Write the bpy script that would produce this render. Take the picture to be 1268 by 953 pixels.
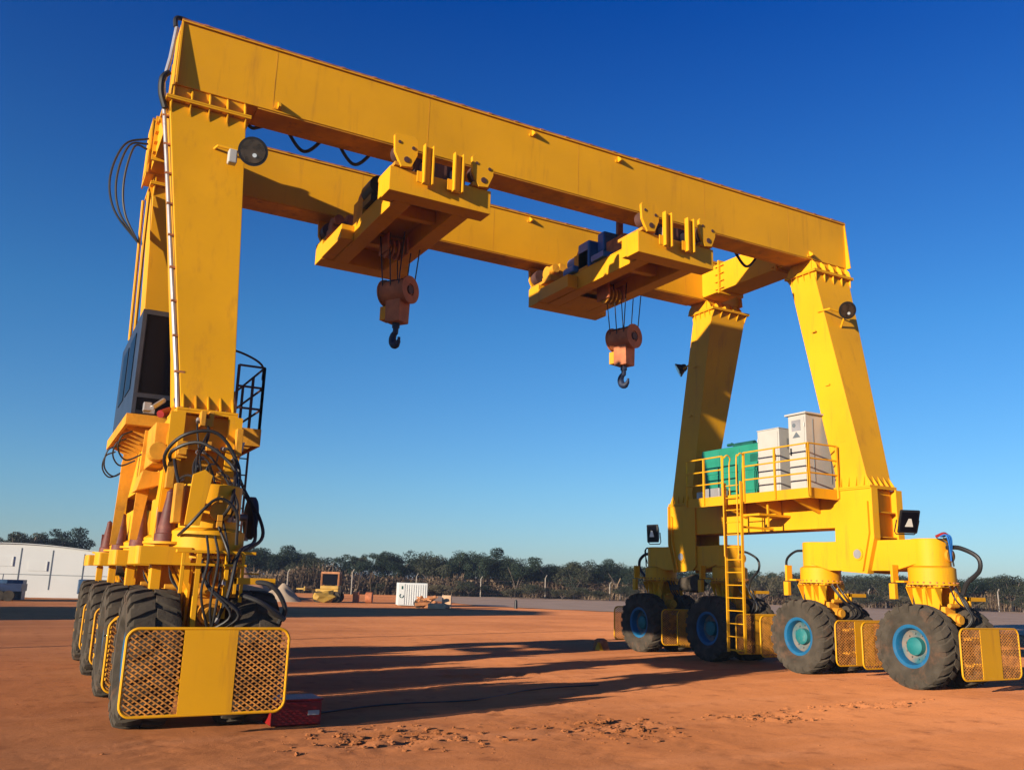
import bpy, bmesh, math, random
from mathutils import Vector, Matrix, noise
R = math.radians
random.seed(7)
for o in list(bpy.data.objects): bpy.data.objects.remove(o)
scene = bpy.context.scene

# ------------------------------------------------------------------ camera, sky, sun, exposure
YAW, PITCH, ROLL, FPX, CAMH = R(-28.525), R(12.672), R(1.648), 1083.08, 1.844
fw = Vector((-math.sin(YAW)*math.cos(PITCH), math.cos(YAW)*math.cos(PITCH), math.sin(PITCH)))
rt0 = Vector((math.cos(YAW), math.sin(YAW), 0)); up0 = rt0.cross(fw)
rt = rt0*math.cos(ROLL)+up0*math.sin(ROLL); up = up0*math.cos(ROLL)-rt0*math.sin(ROLL)
cam = bpy.data.objects.new('camera', bpy.data.cameras.new('camera')); scene.collection.objects.link(cam)
m3 = Matrix((rt, up, -fw)).transposed().to_4x4(); m3.translation = Vector((0, 0, CAMH)); cam.matrix_world = m3
cam.data.sensor_fit = 'HORIZONTAL'; cam.data.sensor_width = 36; cam.data.lens = FPX/1268*36
cam.data.clip_start = .1; cam.data.clip_end = 6000
scene.camera = cam
scene.render.resolution_x = 1024; scene.render.resolution_y = 769

SUN_AZ, SUN_EL = R(16.9), R(10.6)       # light travels towards (+cos, +sin) of this azimuth
sdir = Vector((math.cos(SUN_AZ)*math.cos(SUN_EL), math.sin(SUN_AZ)*math.cos(SUN_EL), -math.sin(SUN_EL)))
world = bpy.data.worlds.new('World'); scene.world = world; world.use_nodes = True
nt = world.node_tree; nt.nodes.clear()
sky = nt.nodes.new('ShaderNodeTexSky'); sky.sky_type = 'NISHITA'; sky.sun_disc = False
sky.sun_elevation = SUN_EL; sky.sun_rotation = math.atan2(-sdir.x, -sdir.y)
sky.altitude = 0; sky.air_density = 1.0; sky.dust_density = .1; sky.ozone_density = 4.0
bg = nt.nodes.new('ShaderNodeBackground'); bg.inputs['Strength'].default_value = .076
wo = nt.nodes.new('ShaderNodeOutputWorld')
tc = nt.nodes.new('ShaderNodeTexCoord'); sx_ = nt.nodes.new('ShaderNodeSeparateXYZ'); nt.links.new(tc.outputs['Generated'], sx_.inputs[0])
rp = nt.nodes.new('ShaderNodeValToRGB'); nt.links.new(sx_.outputs['Z'], rp.inputs[0])
rp.color_ramp.elements[0].position = 0; rp.color_ramp.elements[0].color = (.86, .98, 1.26, 1)
rp.color_ramp.elements[1].position = .85; rp.color_ramp.elements[1].color = (.01, .16, .45, 1)
e_ = rp.color_ramp.elements.new(.60); e_.color = (.012, .46, 1.22, 1)
e_ = rp.color_ramp.elements.new(.10); e_.color = (.76, 1.02, 1.24, 1)
e_ = rp.color_ramp.elements.new(.28); e_.color = (.46, .94, 1.26, 1)
mm = nt.nodes.new('ShaderNodeMixRGB'); mm.blend_type = 'MULTIPLY'; mm.inputs[0].default_value = 1
nt.links.new(sky.outputs[0], mm.inputs[1]); nt.links.new(rp.outputs[0], mm.inputs[2]); nt.links.new(mm.outputs[0], bg.inputs[0]); nt.links.new(bg.outputs[0], wo.inputs[0])
sl = bpy.data.lights.new('sun', 'SUN'); sl.energy = 5.0; sl.angle = R(.5); sl.color = (1, .87, .68)
so = bpy.data.objects.new('sun', sl); scene.collection.objects.link(so)
so.rotation_euler = sdir.to_track_quat('-Z', 'Y').to_euler(); so.location = (-30, -20, 30)
scene.view_settings.view_transform = 'Standard'; scene.view_settings.look = 'None'
scene.view_settings.exposure = .78; scene.view_settings.gamma = 1; scene.view_settings.use_curve_mapping = False

# ------------------------------------------------------------------ helpers
def G(u, depth, z=0.0):
    """ground point seen in image column u (photo pixels) at the given distance along the view"""
    a = (u-634)/FPX
    d = fw+rt*a; d.z = 0
    return Vector((d.x*depth, d.y*depth, z))

MATS = {}
def mat(name, col, rough=.6, metal=0., var=.15, vscale=3., bump=.1, bscale=20., spec=.4, grime=None, gscale=1.2, gamt=.3, streak=False, col2=None):
    m = bpy.data.materials.new(name); m.use_nodes = True; n = m.node_tree.nodes; l = m.node_tree.links
    b = n['Principled BSDF']; b.inputs['Roughness'].default_value = rough; b.inputs['Metallic'].default_value = metal
    b.inputs['Specular IOR Level'].default_value = spec
    tc = n.new('ShaderNodeTexCoord'); gm = n.new('ShaderNodeNewGeometry')
    src = gm.outputs['Position']
    no = n.new('ShaderNodeTexNoise'); no.inputs['Scale'].default_value = vscale; no.inputs['Detail'].default_value = 6
    l.new(src, no.inputs['Vector'])
    mx = n.new('ShaderNodeMixRGB'); mx.inputs[1].default_value = tuple(c*(1-var) for c in col)+(1,)
    c2 = col2 or tuple(min(1, c*(1+var)) for c in col)
    mx.inputs[2].default_value = tuple(c2)+(1,)
    cr = n.new('ShaderNodeValToRGB'); cr.color_ramp.elements[0].position = .35; cr.color_ramp.elements[1].position = .65
    l.new(no.outputs['Fac'], cr.inputs[0]); l.new(cr.outputs[0], mx.inputs[0])
    out = mx.outputs[0]
    if grime:
        g = n.new('ShaderNodeTexNoise'); g.inputs['Scale'].default_value = gscale; g.inputs['Detail'].default_value = 9; g.inputs['Roughness'].default_value = .7
        if streak:
            mp = n.new('ShaderNodeMapping'); mp.inputs['Scale'].default_value = (3, 3, .35); l.new(src, mp.inputs[0]); l.new(mp.outputs[0], g.inputs['Vector'])
        else: l.new(src, g.inputs['Vector'])
        r2 = n.new('ShaderNodeValToRGB'); r2.color_ramp.elements[0].position = .55; r2.color_ramp.elements[1].position = .78
        l.new(g.outputs['Fac'], r2.inputs[0])
        mu = n.new('ShaderNodeMath'); mu.operation = 'MULTIPLY'; mu.inputs[1].default_value = gamt; l.new(r2.outputs[0], mu.inputs[0])
        m2 = n.new('ShaderNodeMixRGB'); m2.inputs[2].default_value = tuple(grime)+(1,)
        l.new(mu.outputs[0], m2.inputs[0]); l.new(out, m2.inputs[1]); out = m2.outputs[0]
        rr = n.new('ShaderNodeMath'); rr.operation = 'MULTIPLY_ADD'; rr.inputs[1].default_value = .25; rr.inputs[2].default_value = rough
        l.new(no.outputs['Fac'], rr.inputs[0]); l.new(rr.outputs[0], b.inputs['Roughness'])
    l.new(out, b.inputs['Base Color'])
    if bump:
        bn = n.new('ShaderNodeTexNoise'); bn.inputs['Scale'].default_value = bscale; bn.inputs['Detail'].default_value = 5; l.new(src, bn.inputs['Vector'])
        bp = n.new('ShaderNodeBump'); bp.inputs['Strength'].default_value = bump; bp.inputs['Distance'].default_value = .02
        l.new(bn.outputs['Fac'], bp.inputs['Height']); l.new(bp.outputs[0], b.inputs['Normal'])
    MATS[name] = m; return m
mat('yellow', (.68, .315, .003), .46, var=.09, vscale=.5, bump=.18, bscale=1.5, grime=(.34, .12, .02), gscale=1.5, gamt=.55, streak=True, spec=.28)
mat('yellow_worn', (.58, .25, .010), .6, var=.18, vscale=2.5, bump=.25, bscale=14, grime=(.13, .05, .025), gscale=3.0, gamt=.95)
mat('rail_rust', (.33, .12, .05), .8, var=.3, vscale=5, bump=.3)
mat('block_red', (.42, .13, .05), .55, var=.2, vscale=4, bump=.1, grime=(.15, .05, .03), gscale=5, gamt=.5)
mat('cone_red', (.12, .030, .022), .5, var=.3, vscale=6, bump=.15, grime=(.35, .18, .1), gscale=6, gamt=.5)
mat('rubber', (.062, .050, .038), .85, var=.25, vscale=4, bump=.35, bscale=25, grime=(.17, .085, .05), gscale=2.2, gamt=.85, spec=.15)
mat('blue_rim', (.005, .10, .22), .45, var=.12, grime=(.28, .16, .1), gscale=5, gamt=.25)
mat('teal_hub', (.010, .145, .15), .5, var=.15, grime=(.35, .25, .18), gscale=6, gamt=.4)
mat('dusty_disc', (.03, .16, .20), .7, var=.3, vscale=3, col2=(.22, .14, .10))
mat('block_dark', (.07, .03, .025), .6, var=.3)
mat('black', (.012, .011, .012), .45, var=.2, bump=.05)
mat('lamp_glass', (.09, .055, .035), .15, .6, var=.4, vscale=8, spec=.8, bump=0)
mat('hose', (.014, .013, .014), .5, var=.2, bump=0)
mat('hook_blue', (.010, .020, .055), .6, var=.3, bump=.1)
mat('motor_blue', (.01, .12, .42), .4, var=.1)
mat('galv', (.38, .36, .36), .45, .5, var=.12, vscale=3)
mat('white', (.40, .38, .35), .5, var=.04, grime=(.45, .33, .24), gscale=2.5, gamt=.3, streak=True)
mat('green', (.012, .20, .13), .45, var=.1, grime=(.02, .1, .08), gscale=3, gamt=.4)
mat('green_dark', (.006, .07, .055), .5, var=.2)
mat('dark_panel', (.030, .036, .055), .4, .2, var=.15, spec=.5, bump=.02)
mat('guard_mesh', (.50, .20, .035), .7, var=.35, vscale=9, grime=(.25, .09, .04), gscale=8, gamt=.8, bump=.2)
mat('red_box', (.24, .008, .008), .5, var=.2)
mat('lens', (.75, .77, .78), .12, .4, var=.02, bump=0, spec=.9)
mat('shed_white', (.58, .58, .56), .6, var=.03, vscale=.5, bump=.03, grime=(.5, .45, .4), gscale=.8, gamt=.25)
mat('seam', (.10, .12, .14), .7)
mat('navy', (.012, .025, .07), .5, var=.3)
mat('steel_blue', (.03, .07, .14), .5, var=.3)
mat('bark', (.11, .085, .07), .9, var=.3, vscale=2)
mat('leaf', (.008, .022, .014), .75, var=.4, vscale=.35, bump=0, spec=.15, col2=(.030, .046, .028))
mat('leaf_grey', (.020, .032, .020), .75, var=.4, vscale=.35, bump=0, spec=.15, col2=(.060, .062, .036))
mat('leaf_light', (.045, .052, .028), .75, var=.4, vscale=.35, bump=0, spec=.15, col2=(.12, .10, .06))
mat('scrub', (.12, .078, .050), .9, var=.4, vscale=.25, bump=0, spec=.1, col2=(.20, .14, .09))
mat('post', (.26, .22, .18), .8, var=.2)
mat('machine_yellow', (.42, .24, .04), .55, var=.15, vscale=2)
mat('earth_pile', (.34, .17, .10), .95, var=.25, vscale=.6, bump=.6, bscale=3)
mat('sand_pile', (.36, .27, .19), .95, var=.2, vscale=.6, bump=.5, bscale=3)
mat('orange_frame', (.40, .16, .06), .6, var=.2)
mat('cardboard', (.55, .34, .20), .8, var=.1)
mat('concrete', (.36, .33, .30), .9, var=.15)
gm_ = mat('glass', (.003, .003, .006), .3, var=.1, bump=0, spec=.12)

for k_, v_ in (('rubber', .8), ('clod', 1.), ('pale_gravel', 1.), ('earth_pile', 1.), ('sand_pile', 1.)):
    if k_ in MATS and 'Diffuse Roughness' in MATS[k_].node_tree.nodes['Principled BSDF'].inputs: MATS[k_].node_tree.nodes['Principled BSDF'].inputs['Diffuse Roughness'].default_value = v_
W = {}
class MB:
    def __init__(s): s.bm = bmesh.new()
    def quad_loft(s, rings, cap=True):
        vs = [[s.bm.verts.new(p) for p in r] for r in rings]; n = len(rings[0])
        for a, b in zip(vs, vs[1:]):
            for i in range(n): s.bm.faces.new((a[i], a[(i+1) % n], b[(i+1) % n], b[i]))
        if cap: s.bm.faces.new(vs[0][::-1]); s.bm.faces.new(vs[-1])
        return s
    def box(s, a, b, rot=None, c=None):
        x0, x1 = sorted((a[0], b[0])); y0, y1 = sorted((a[1], b[1])); z0, z1 = sorted((a[2], b[2]))
        f = lambda x, y, z: (Vector((x, y, z)) if rot is None else Vector(c)+rot @ (Vector((x, y, z))-Vector(c)))
        return s.quad_loft([[f(x0, y0, z), f(x1, y0, z), f(x1, y1, z), f(x0, y1, z)] for z in (z0, z1)])
    def bar(s, p, q, w=.05, h=None, upv=(0, 0, 1)):
        p, q = Vector(p), Vector(q); h = h or w; d = (q-p).normalized(); u = Vector(upv)
        if abs(d.dot(u)) > .97: u = Vector((0, 1, 0))
        sx = d.cross(u).normalized()*w/2; sy = sx.cross(d).normalized()*h/2
        return s.quad_loft([[t-sx-sy, t+sx-sy, t+sx+sy, t-sx+sy] for t in (p, q)])
    def cyl(s, p, q, r, r2=None, n=20, cap=True):
        p, q = Vector(p), Vector(q); r2 = r if r2 is None else r2; d = (q-p).normalized()
        u = d.orthogonal().normalized(); v = d.cross(u)
        return s.quad_loft([[t+(u*math.cos(2*math.pi*i/n)+v*math.sin(2*math.pi*i/n))*rr for i in range(n)] for t, rr in ((p, r), (q, r2))], cap)
    def tube(s, pts, r=.02, n=8, sub=6):
        P = [Vector(p) for p in pts]
        if sub > 1 and len(P) > 2:      # catmull-rom
            Q = [P[0]*2-P[1]]+P+[P[-1]*2-P[-2]]; out = []
            for i in range(1, len(Q)-2):
                for k in range(sub):
                    t = k/sub; a, b, c, d = Q[i-1:i+3]
                    out.append(.5*((2*b)+(c-a)*t+(2*a-5*b+4*c-d)*t*t+(3*b-a-3*c+d)*t**3))
            P = out+[P[-1]]
        rings = []; u = None
        for i, p in enumerate(P):
            d = (P[min(i+1, len(P)-1)]-P[max(i-1, 0)]).normalized()
            u = (d.orthogonal() if u is None else u-d*u.dot(d)).normalized(); v = d.cross(u)
            rings.append([p+(u*math.cos(2*math.pi*k/n)+v*math.sin(2*math.pi*k/n))*r for k in range(n)])
        return s.quad_loft(rings)
    def prism(s, poly, axis, a, b):
        """poly 2D points; extruded along axis from a to b. axis x: poly=(y,z); y: (x,z); z: (x,y)"""
        f = {'x': lambda p, t: (t, p[0], p[1]), 'y': lambda p, t: (p[0], t, p[1]), 'z': lambda p, t: (p[0], p[1], t)}[axis]
        return s.quad_loft([[Vector(f(p, t)) for p in poly] for t in (a, b)])
    def lathe(s, prof, c, axis='x', n=48, close=False):
        """prof list of (along, radius) about an axis through c"""
        c = Vector(c); rings = []
        for k in range(n):
            t = 2*math.pi*k/n; ring = []
            for a, r in prof:
                p = {'x': (a, r*math.cos(t), r*math.sin(t)), 'z': (r*math.cos(t), r*math.sin(t), a), 'y': (r*math.cos(t), a, r*math.sin(t))}[axis]
                ring.append(s.bm.verts.new(c+Vector(p)))
            rings.append(ring)
        m = len(prof)
        for k in range(n):
            A, B = rings[k], rings[(k+1) % n]
            for j in range(m if close else m-1): s.bm.faces.new((A[j], A[(j+1) % m], B[(j+1) % m], B[j]))
        return s
    def sphere(s, c, r, sc=(1, 1, 1), seg=12, jit=0, seed=0):
        r_ = bmesh.ops.create_icosphere(s.bm, subdivisions=2, radius=1)
        for v in r_['verts']:
            k = 1+jit*noise.noise(v.co*1.7+Vector((seed*3.1, seed, 0)))
            v.co = Vector(c)+Vector((v.co.x*sc[0], v.co.y*sc[1], v.co.z*sc[2]))*r*k
        return s
    def rotz(s, ang, c):
        bmesh.ops.rotate(s.bm, verts=s.bm.verts, cent=Vector(c), matrix=Matrix.Rotation(ang, 3, 'Z')); return s
    def split(s, name, m, parent=None, **kw):
        """one object for every loose piece"""
        seen = set(); out = []
        for v in s.bm.verts:
            if v in seen: continue
            st = [v]; seen.add(v); comp = []
            while st:
                a = st.pop(); comp.append(a)
                for e in a.link_edges:
                    b = e.other_vert(a)
                    if b not in seen: seen.add(b); st.append(b)
            q = MB(); mp = {a: q.bm.verts.new(a.co) for a in comp}
            for f in {f for a in comp for f in a.link_faces}: q.bm.faces.new([mp[a] for a in f.verts])
            out.append(q.build(name, m, parent, **kw))
        s.bm.free(); return out
    def build(s, name, m, parent=None, bevel=0, smooth=False, label=None, origin=None, ang=40):
        bmesh.ops.recalc_face_normals(s.bm, faces=s.bm.faces)
        me = bpy.data.meshes.new(name)
        if not len(s.bm.verts): raise Exception(name)
        xs = [v.co for v in s.bm.verts]
        if origin is None:
            O = Vector(((min(v.x for v in xs)+max(v.x for v in xs))/2, (min(v.y for v in xs)+max(v.y for v in xs))/2, min(v.z for v in xs)))
        else: O = Vector(origin)
        bmesh.ops.translate(s.bm, verts=s.bm.verts, vec=-O)
        if smooth:
            for f in s.bm.faces: f.smooth = True
        s.bm.to_mesh(me); s.bm.free()
        if smooth: me.set_sharp_from_angle(angle=R(ang))
        o = bpy.data.objects.new(name, me); scene.collection.objects.link(o)
        me.materials.append(MATS[m] if isinstance(m, str) else m)
        W[o.name] = O
        if parent: o.parent = parent; o.location = O-W[parent.name]
        else: o.location = O
        if bevel:
            b = o.modifiers.new('bevel', 'BEVEL'); b.width = bevel; b.segments = 2; b.limit_method = 'ANGLE'; b.angle_limit = R(50)
        if label: o['label'] = label
        return o
def tag(o, label=None, cat=None, group=None, kind=None):
    if label: o['label'] = label
    if cat: o['category'] = cat
    if group: o['group'] = group
    if kind: o['kind'] = kind
    return o
def empty(name, loc, parent=None):
    o = bpy.data.objects.new(name, None); scene.collection.objects.link(o); o.empty_display_size = .3
    W[o.name] = Vector(loc); o.location = Vector(loc)-(W[parent.name] if parent else Vector())
    if parent: o.parent = parent
    return o
def dup(o, parent=None, loc=None):
    """copy of an object with copies of its children, mesh data shared"""
    c = o.copy(); scene.collection.objects.link(c)
    if parent is not None: c.parent = parent
    base = W[parent.name] if parent is not None else Vector()
    if loc is not None: c.location = Vector(loc)-base
    W[c.name] = base+c.location
    for ch in list(o.children):
        d = dup(ch); d.parent = c; d.location = ch.location.copy(); W[d.name] = W[c.name]+d.location
    return c

# ------------------------------------------------------------------ ground
def axis_vals(lo, hi, step, far, grow=1.18):
    v = [lo+i*step for i in range(int((hi-lo)/step)+1)]
    s = step; a = v[-1]; b = v[0]; up_, dn = [], []
    while a < far: s *= grow; a += s; up_.append(a)
    s = step
    while b > -far: s *= grow; b -= s; dn.append(b)
    return dn[::-1]+v+up_
gx = axis_vals(-2, 19, .075, 3000); gy = axis_vals(4, 18, .075, 3000)
patches = [(4.2, 10.3, 1.3, .75), (7.2, 10.0, .9, .75), (9.9, 10.2, 1.0, .45), (12.8, 10.6, 1.2, .3), (8.5, 16.4, 1.6, .5), (.5, 8.3, 2.5, .7)]
def gh(x, y):
    if abs(x) > 70 or abs(y) > 90: return 0.0
    p = Vector((x, y, 0))
    h = .012*noise.noise(p*.9)+.006*noise.noise(p*2.6)+.003*noise.noise(p*7)
    if -3 < x < 20 and 3 < y < 20:
        w = 0
        for (a, b, rx, ry) in patches:
            d = ((x-a)/rx)**2+((y-b)/ry)**2
            if d < 2.5: w += math.exp(-d*1.5)
        h += w*(.06*noise.noise(p*3.0)+.075*max(0, noise.noise(p*5.5))-.05*max(0, noise.noise(p*7+Vector((5, 5, 5))))-.01)
        for tx in (1.5, 2.7, 16.0, 17.2, 6.2, 7.5):      # tread marks left by the big tyres
            u_ = x-(tx+(.05*(y-9) if tx < 8 and tx > 5 else 0)+.05*noise.noise(Vector((0, y*.4, tx))))
            if abs(u_) < .32 and y < 11.4+(8 if 5 < tx < 8 else 0): h += (.011*(1 if math.sin((y+abs(u_)*.7)*16) > .1 else -1)*(.5+.5*noise.noise(p*.8+Vector((9, 0, 0))))-.006)*(1-(u_/.33)**4)
        h += .006*noise.noise(p*14)
        # tyre ruts pressed in the dirt
        for k, y0 in enumerate((9.3, 10.4)):
            d = y-(y0+.05*x)+.15*noise.noise(p*.3)
            if abs(d) < .5: h -= .008*math.exp(-(d/.18)**2)*(1+.5*math.sin(x*24+d*9))
    return h
bm = bmesh.new(); rows = []
for y in gy: rows.append([bm.verts.new((x, y, gh(x, y))) for x in gx])
for a, b in zip(rows, rows[1:]):
    for i in range(len(gx)-1): bm.faces.new((a[i], a[i+1], b[i+1], b[i]))
me = bpy.data.meshes.new('ground'); 
for f in bm.faces: f.smooth = True
bm.to_mesh(me); bm.free(); ground = bpy.data.objects.new('ground', me); scene.collection.objects.link(ground); ground['kind'] = 'structure'
def ground_mat():
    m = bpy.data.materials.new('red_dirt'); m.use_nodes = True; n = m.node_tree.nodes; l = m.node_tree.links
    b = n['Principled BSDF']; b.inputs['Roughness'].default_value = .95; b.inputs['Specular IOR Level'].default_value = .1
    if 'Diffuse Roughness' in b.inputs: b.inputs['Diffuse Roughness'].default_value = 1.0
    g = n.new('ShaderNodeNewGeometry')
    def nz(sc, det=8, ro=.6, mp=None):
        t = n.new('ShaderNodeTexNoise'); t.inputs['Scale'].default_value = sc; t.inputs['Detail'].default_value = det; t.inputs['Roughness'].default_value = ro
        if mp:
            q = n.new('ShaderNodeMapping'); q.inputs['Scale'].default_value = mp; q.inputs['Rotation'].default_value = (0, 0, R(-12)); l.new(g.outputs['Position'], q.inputs[0]); l.new(q.outputs[0], t.inputs['Vector'])
        else: l.new(g.outputs['Position'], t.inputs['Vector'])
        return t.outputs['Fac']
    def ramp(f, a, b_): r = n.new('ShaderNodeMapRange'); r.inputs[1].default_value = a; r.inputs[2].default_value = b_; l.new(f, r.inputs[0]); return r.outputs[0]
    def mix(f, c1, c2, k=1.):
        x = n.new('ShaderNodeMixRGB')
        if k != 1: q = n.new('ShaderNodeMath'); q.operation = 'MULTIPLY'; q.inputs[1].default_value = k; l.new(f, q.inputs[0]); f = q.outputs[0]
        l.new(f, x.inputs[0])
        for i, c in ((1, c1), (2, c2)):
            if isinstance(c, tuple): x.inputs[i].default_value = c+(1,)
            else: l.new(c, x.inputs[i])
        return x.outputs[0]
    c = mix(ramp(nz(.16), .38, .62), (.29, .103, .036), (.40, .148, .054))
    c = mix(ramp(nz(.6, mp=(.25, 1.6, 1)), .5, .75), c, (.42, .17, .075), .7)
    c = mix(ramp(nz(2.2), .55, .75), c, (.16, .050, .018), .8)
    c = mix(ramp(nz(28, 4, .7), .55, .8), c, (.13, .042, .016), .7)
    l.new(c, b.inputs['Base Color'])
    h = n.new('ShaderNodeMath'); h.operation = 'ADD'; h1 = nz(9, 10, .75); h2 = nz(70, 4, .7)
    q = n.new('ShaderNodeMath'); q.operation = 'MULTIPLY'; q.inputs[1].default_value = .25; l.new(h2, q.inputs[0]); l.new(h1, h.inputs[0]); l.new(q.outputs[0], h.inputs[1])
    bp = n.new('ShaderNodeBump'); bp.inputs['Strength'].default_value = .5; bp.inputs['Distance'].default_value = .02; l.new(h.outputs[0], bp.inputs['Height']); l.new(bp.outputs[0], b.inputs['Normal'])
    return m
GM = ground_mat(); me.materials.append(GM)
# pale gravel yard beyond the red dirt
mat('pale_gravel', (.50, .31, .19), .95, var=.12, vscale=.3, bump=.4, bscale=8, grime=(.5, .30, .2), gscale=.25, gamt=.6)
bm = bmesh.new()
low = [(545, 82), (600, 70), (690, 66), (800, 63), (950, 58), (1100, 53), (1268, 43), (1420, 36)]
lo_, hi_ = [], []
for i in range(60):
    t = i/59*(len(low)-1); k = min(int(t), len(low)-2); f = t-k
    u = low[k][0]*(1-f)+low[k+1][0]*f; d = low[k][1]*(1-f)+low[k+1][1]*f
    lo_.append(bm.verts.new(G(u, d+1.5*noise.noise(Vector((u*.03, 0, 0))), .03))); hi_.append(bm.verts.new(G(u, 190, .03)))
for i in range(59): bm.faces.new((lo_[i], lo_[i+1], hi_[i+1], hi_[i]))
me = bpy.data.meshes.new('gravel_yard'); bm.to_mesh(me); bm.free(); me.materials.append(MATS['pale_gravel'])
o = bpy.data.objects.new('gravel_yard', me); scene.collection.objects.link(o); o['kind'] = 'structure'

# loose clods and pebbles
mb = MB(); rnd = random.Random(3)
mat('clod', (.52, .23, .11), .95, var=.25, vscale=6, bump=.5, bscale=25)
for (a, b, rx, ry), n_ in zip(patches, (230, 190, 120, 70, 0, 60)):
    for i in range(n_):
        x = a+rnd.gauss(0, .55)*rx; y = b+rnd.gauss(0, .55)*ry; s_ = rnd.choice((.008, .012, .017, .026, .038))*rnd.uniform(.7, 1.2)
        mb.sphere((x, y, gh(x, y)+s_*.15), s_, (rnd.uniform(.8, 1.7), rnd.uniform(.8, 1.4), rnd.uniform(.4, .7)), jit=.9, seed=i)
for i in range(260):
    x = rnd.uniform(-1.5, 17); y = rnd.uniform(5, 15)**1.0; s_ = rnd.uniform(.005, .016)
    mb.sphere((x, y, gh(x, y)), s_, (1.3, 1, .6), jit=.8, seed=i)
tag(mb.build('dirt_clods', GM, smooth=False), 'loose clods and crumbs of red dirt scattered on the ground', 'dirt', kind='stuff')

# ------------------------------------------------------------------ the gantry crane
XL, XR = 2.1, 16.62
ST = (12.07, 15.02, 18.10, 21.02)
crane = empty('gantry_crane', (9.36, 16.6, 0))
tag(crane, 'tall yellow rubber-tyred gantry crane with two parallel girders standing on red dirt', 'gantry crane')
YM = 16.6

def make_tyre(parent, out):
    mb = MB(); w = .29
    prof = [(-w+.06, .43), (-w-.005, .50), (-w-.01, .62), (-w+.01, .73), (-w+.05, .785), (0, .795), (w-.05, .785), (w-.01, .73), (w+.01, .62), (w+.005, .50), (w-.06, .43), (w-.09, .40), (-w+.09, .40)]
    mb.lathe(prof, (0, 0, 0), 'x', 64, close=True)
    n = 20
    for k in range(n):
        for sgn in (-1, 1):
            t0 = 2*math.pi*(k+(.5 if sgn > 0 else 0))/n; dt = 2*math.pi/n*.34
            rings = []
            for j, (a, sk, r0, r1) in enumerate(((.012, -.10, .785, .825), (.11, -.045, .785, .826), (.20, .02, .78, .822), (.272, .055, .745, .800), (.300, .07, .66, .735))):
                ts = (t0+sk-dt, t0+sk+dt)
                rings.append([Vector((sgn*a, r0*math.cos(ts[0]), r0*math.sin(ts[0]))), Vector((sgn*a, r0*math.cos(ts[1]), r0*math.sin(ts[1]))),
                              Vector((sgn*(a+(.0 if j < 3 else .008)), r1*math.cos(ts[1]-.02), r1*math.sin(ts[1]-.02))), Vector((sgn*(a+(.0 if j < 3 else .008)), r1*math.cos(ts[0]+.02), r1*math.sin(ts[0]+.02)))])
            mb.quad_loft(rings)
    return mb
def make_wheel(parent, side):
    """side = x sign of the open face of the rim"""
    s = side
    mb = MB(); mb.lathe([(s*.20, .425), (s*.222, .43), (s*.225, .41), (s*.215, .36), (s*.19, .345), (s*.06, .33), (-s*.15, .33), (-s*.26, .42)], (0, 0, 0), 'x', 48)
    w = mb.build('wheel', 'blue_rim', parent, smooth=True, origin=(0, 0, 0)); W[w.name] = Vector((0, 0, 0))
    def ch(o): o.parent = w; o.location = (0, 0, 0); return o
    ch(make_tyre(w, s).build('tyre', 'rubber', w, smooth=True, origin=(0, 0, 0), ang=35))
    mb = MB(); mb.lathe([(s*.06, .335), (s*.03, .30), (s*.0, .17), (s*.0, .0001)], (0, 0, 0), 'x', 40)
    for k in range(10):
        t = k*math.pi/5; mb.cyl((s*.01, .25*math.cos(t), .25*math.sin(t)), (s*.05, .25*math.cos(t), .25*math.sin(t)), .018, n=8)
    ch(mb.build('rim_disc', 'dusty_disc', w, smooth=True, origin=(0, 0, 0)))
    mb = MB(); mb.lathe([(s*.0, .18), (s*.12, .175), (s*.14, .15), (s*.15, .0001)], (0, 0, 0), 'x', 28)
    ch(mb.build('hub', 'teal_hub', w, smooth=True, origin=(0, 0, 0)))
    return w
wheel_proto = {}
for si, xc in ((0, XL), (1, XR)):
    for yi, y in enumerate(ST):
        for s in (-1, 1):
            loc = (xc+s*.60, y, .815)
            if s not in wheel_proto:
                w = make_wheel(crane, s); w.location = Vector(loc)-W[crane.name]; W[w.name] = Vector(loc)
                for c in w.children: W[c.name] = Vector(loc)
                wheel_proto[s] = w
            else: w = dup(wheel_proto[s], crane, loc); w.parent = crane
            w.rotation_euler.x = random.uniform(0, 6.28)

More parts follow.
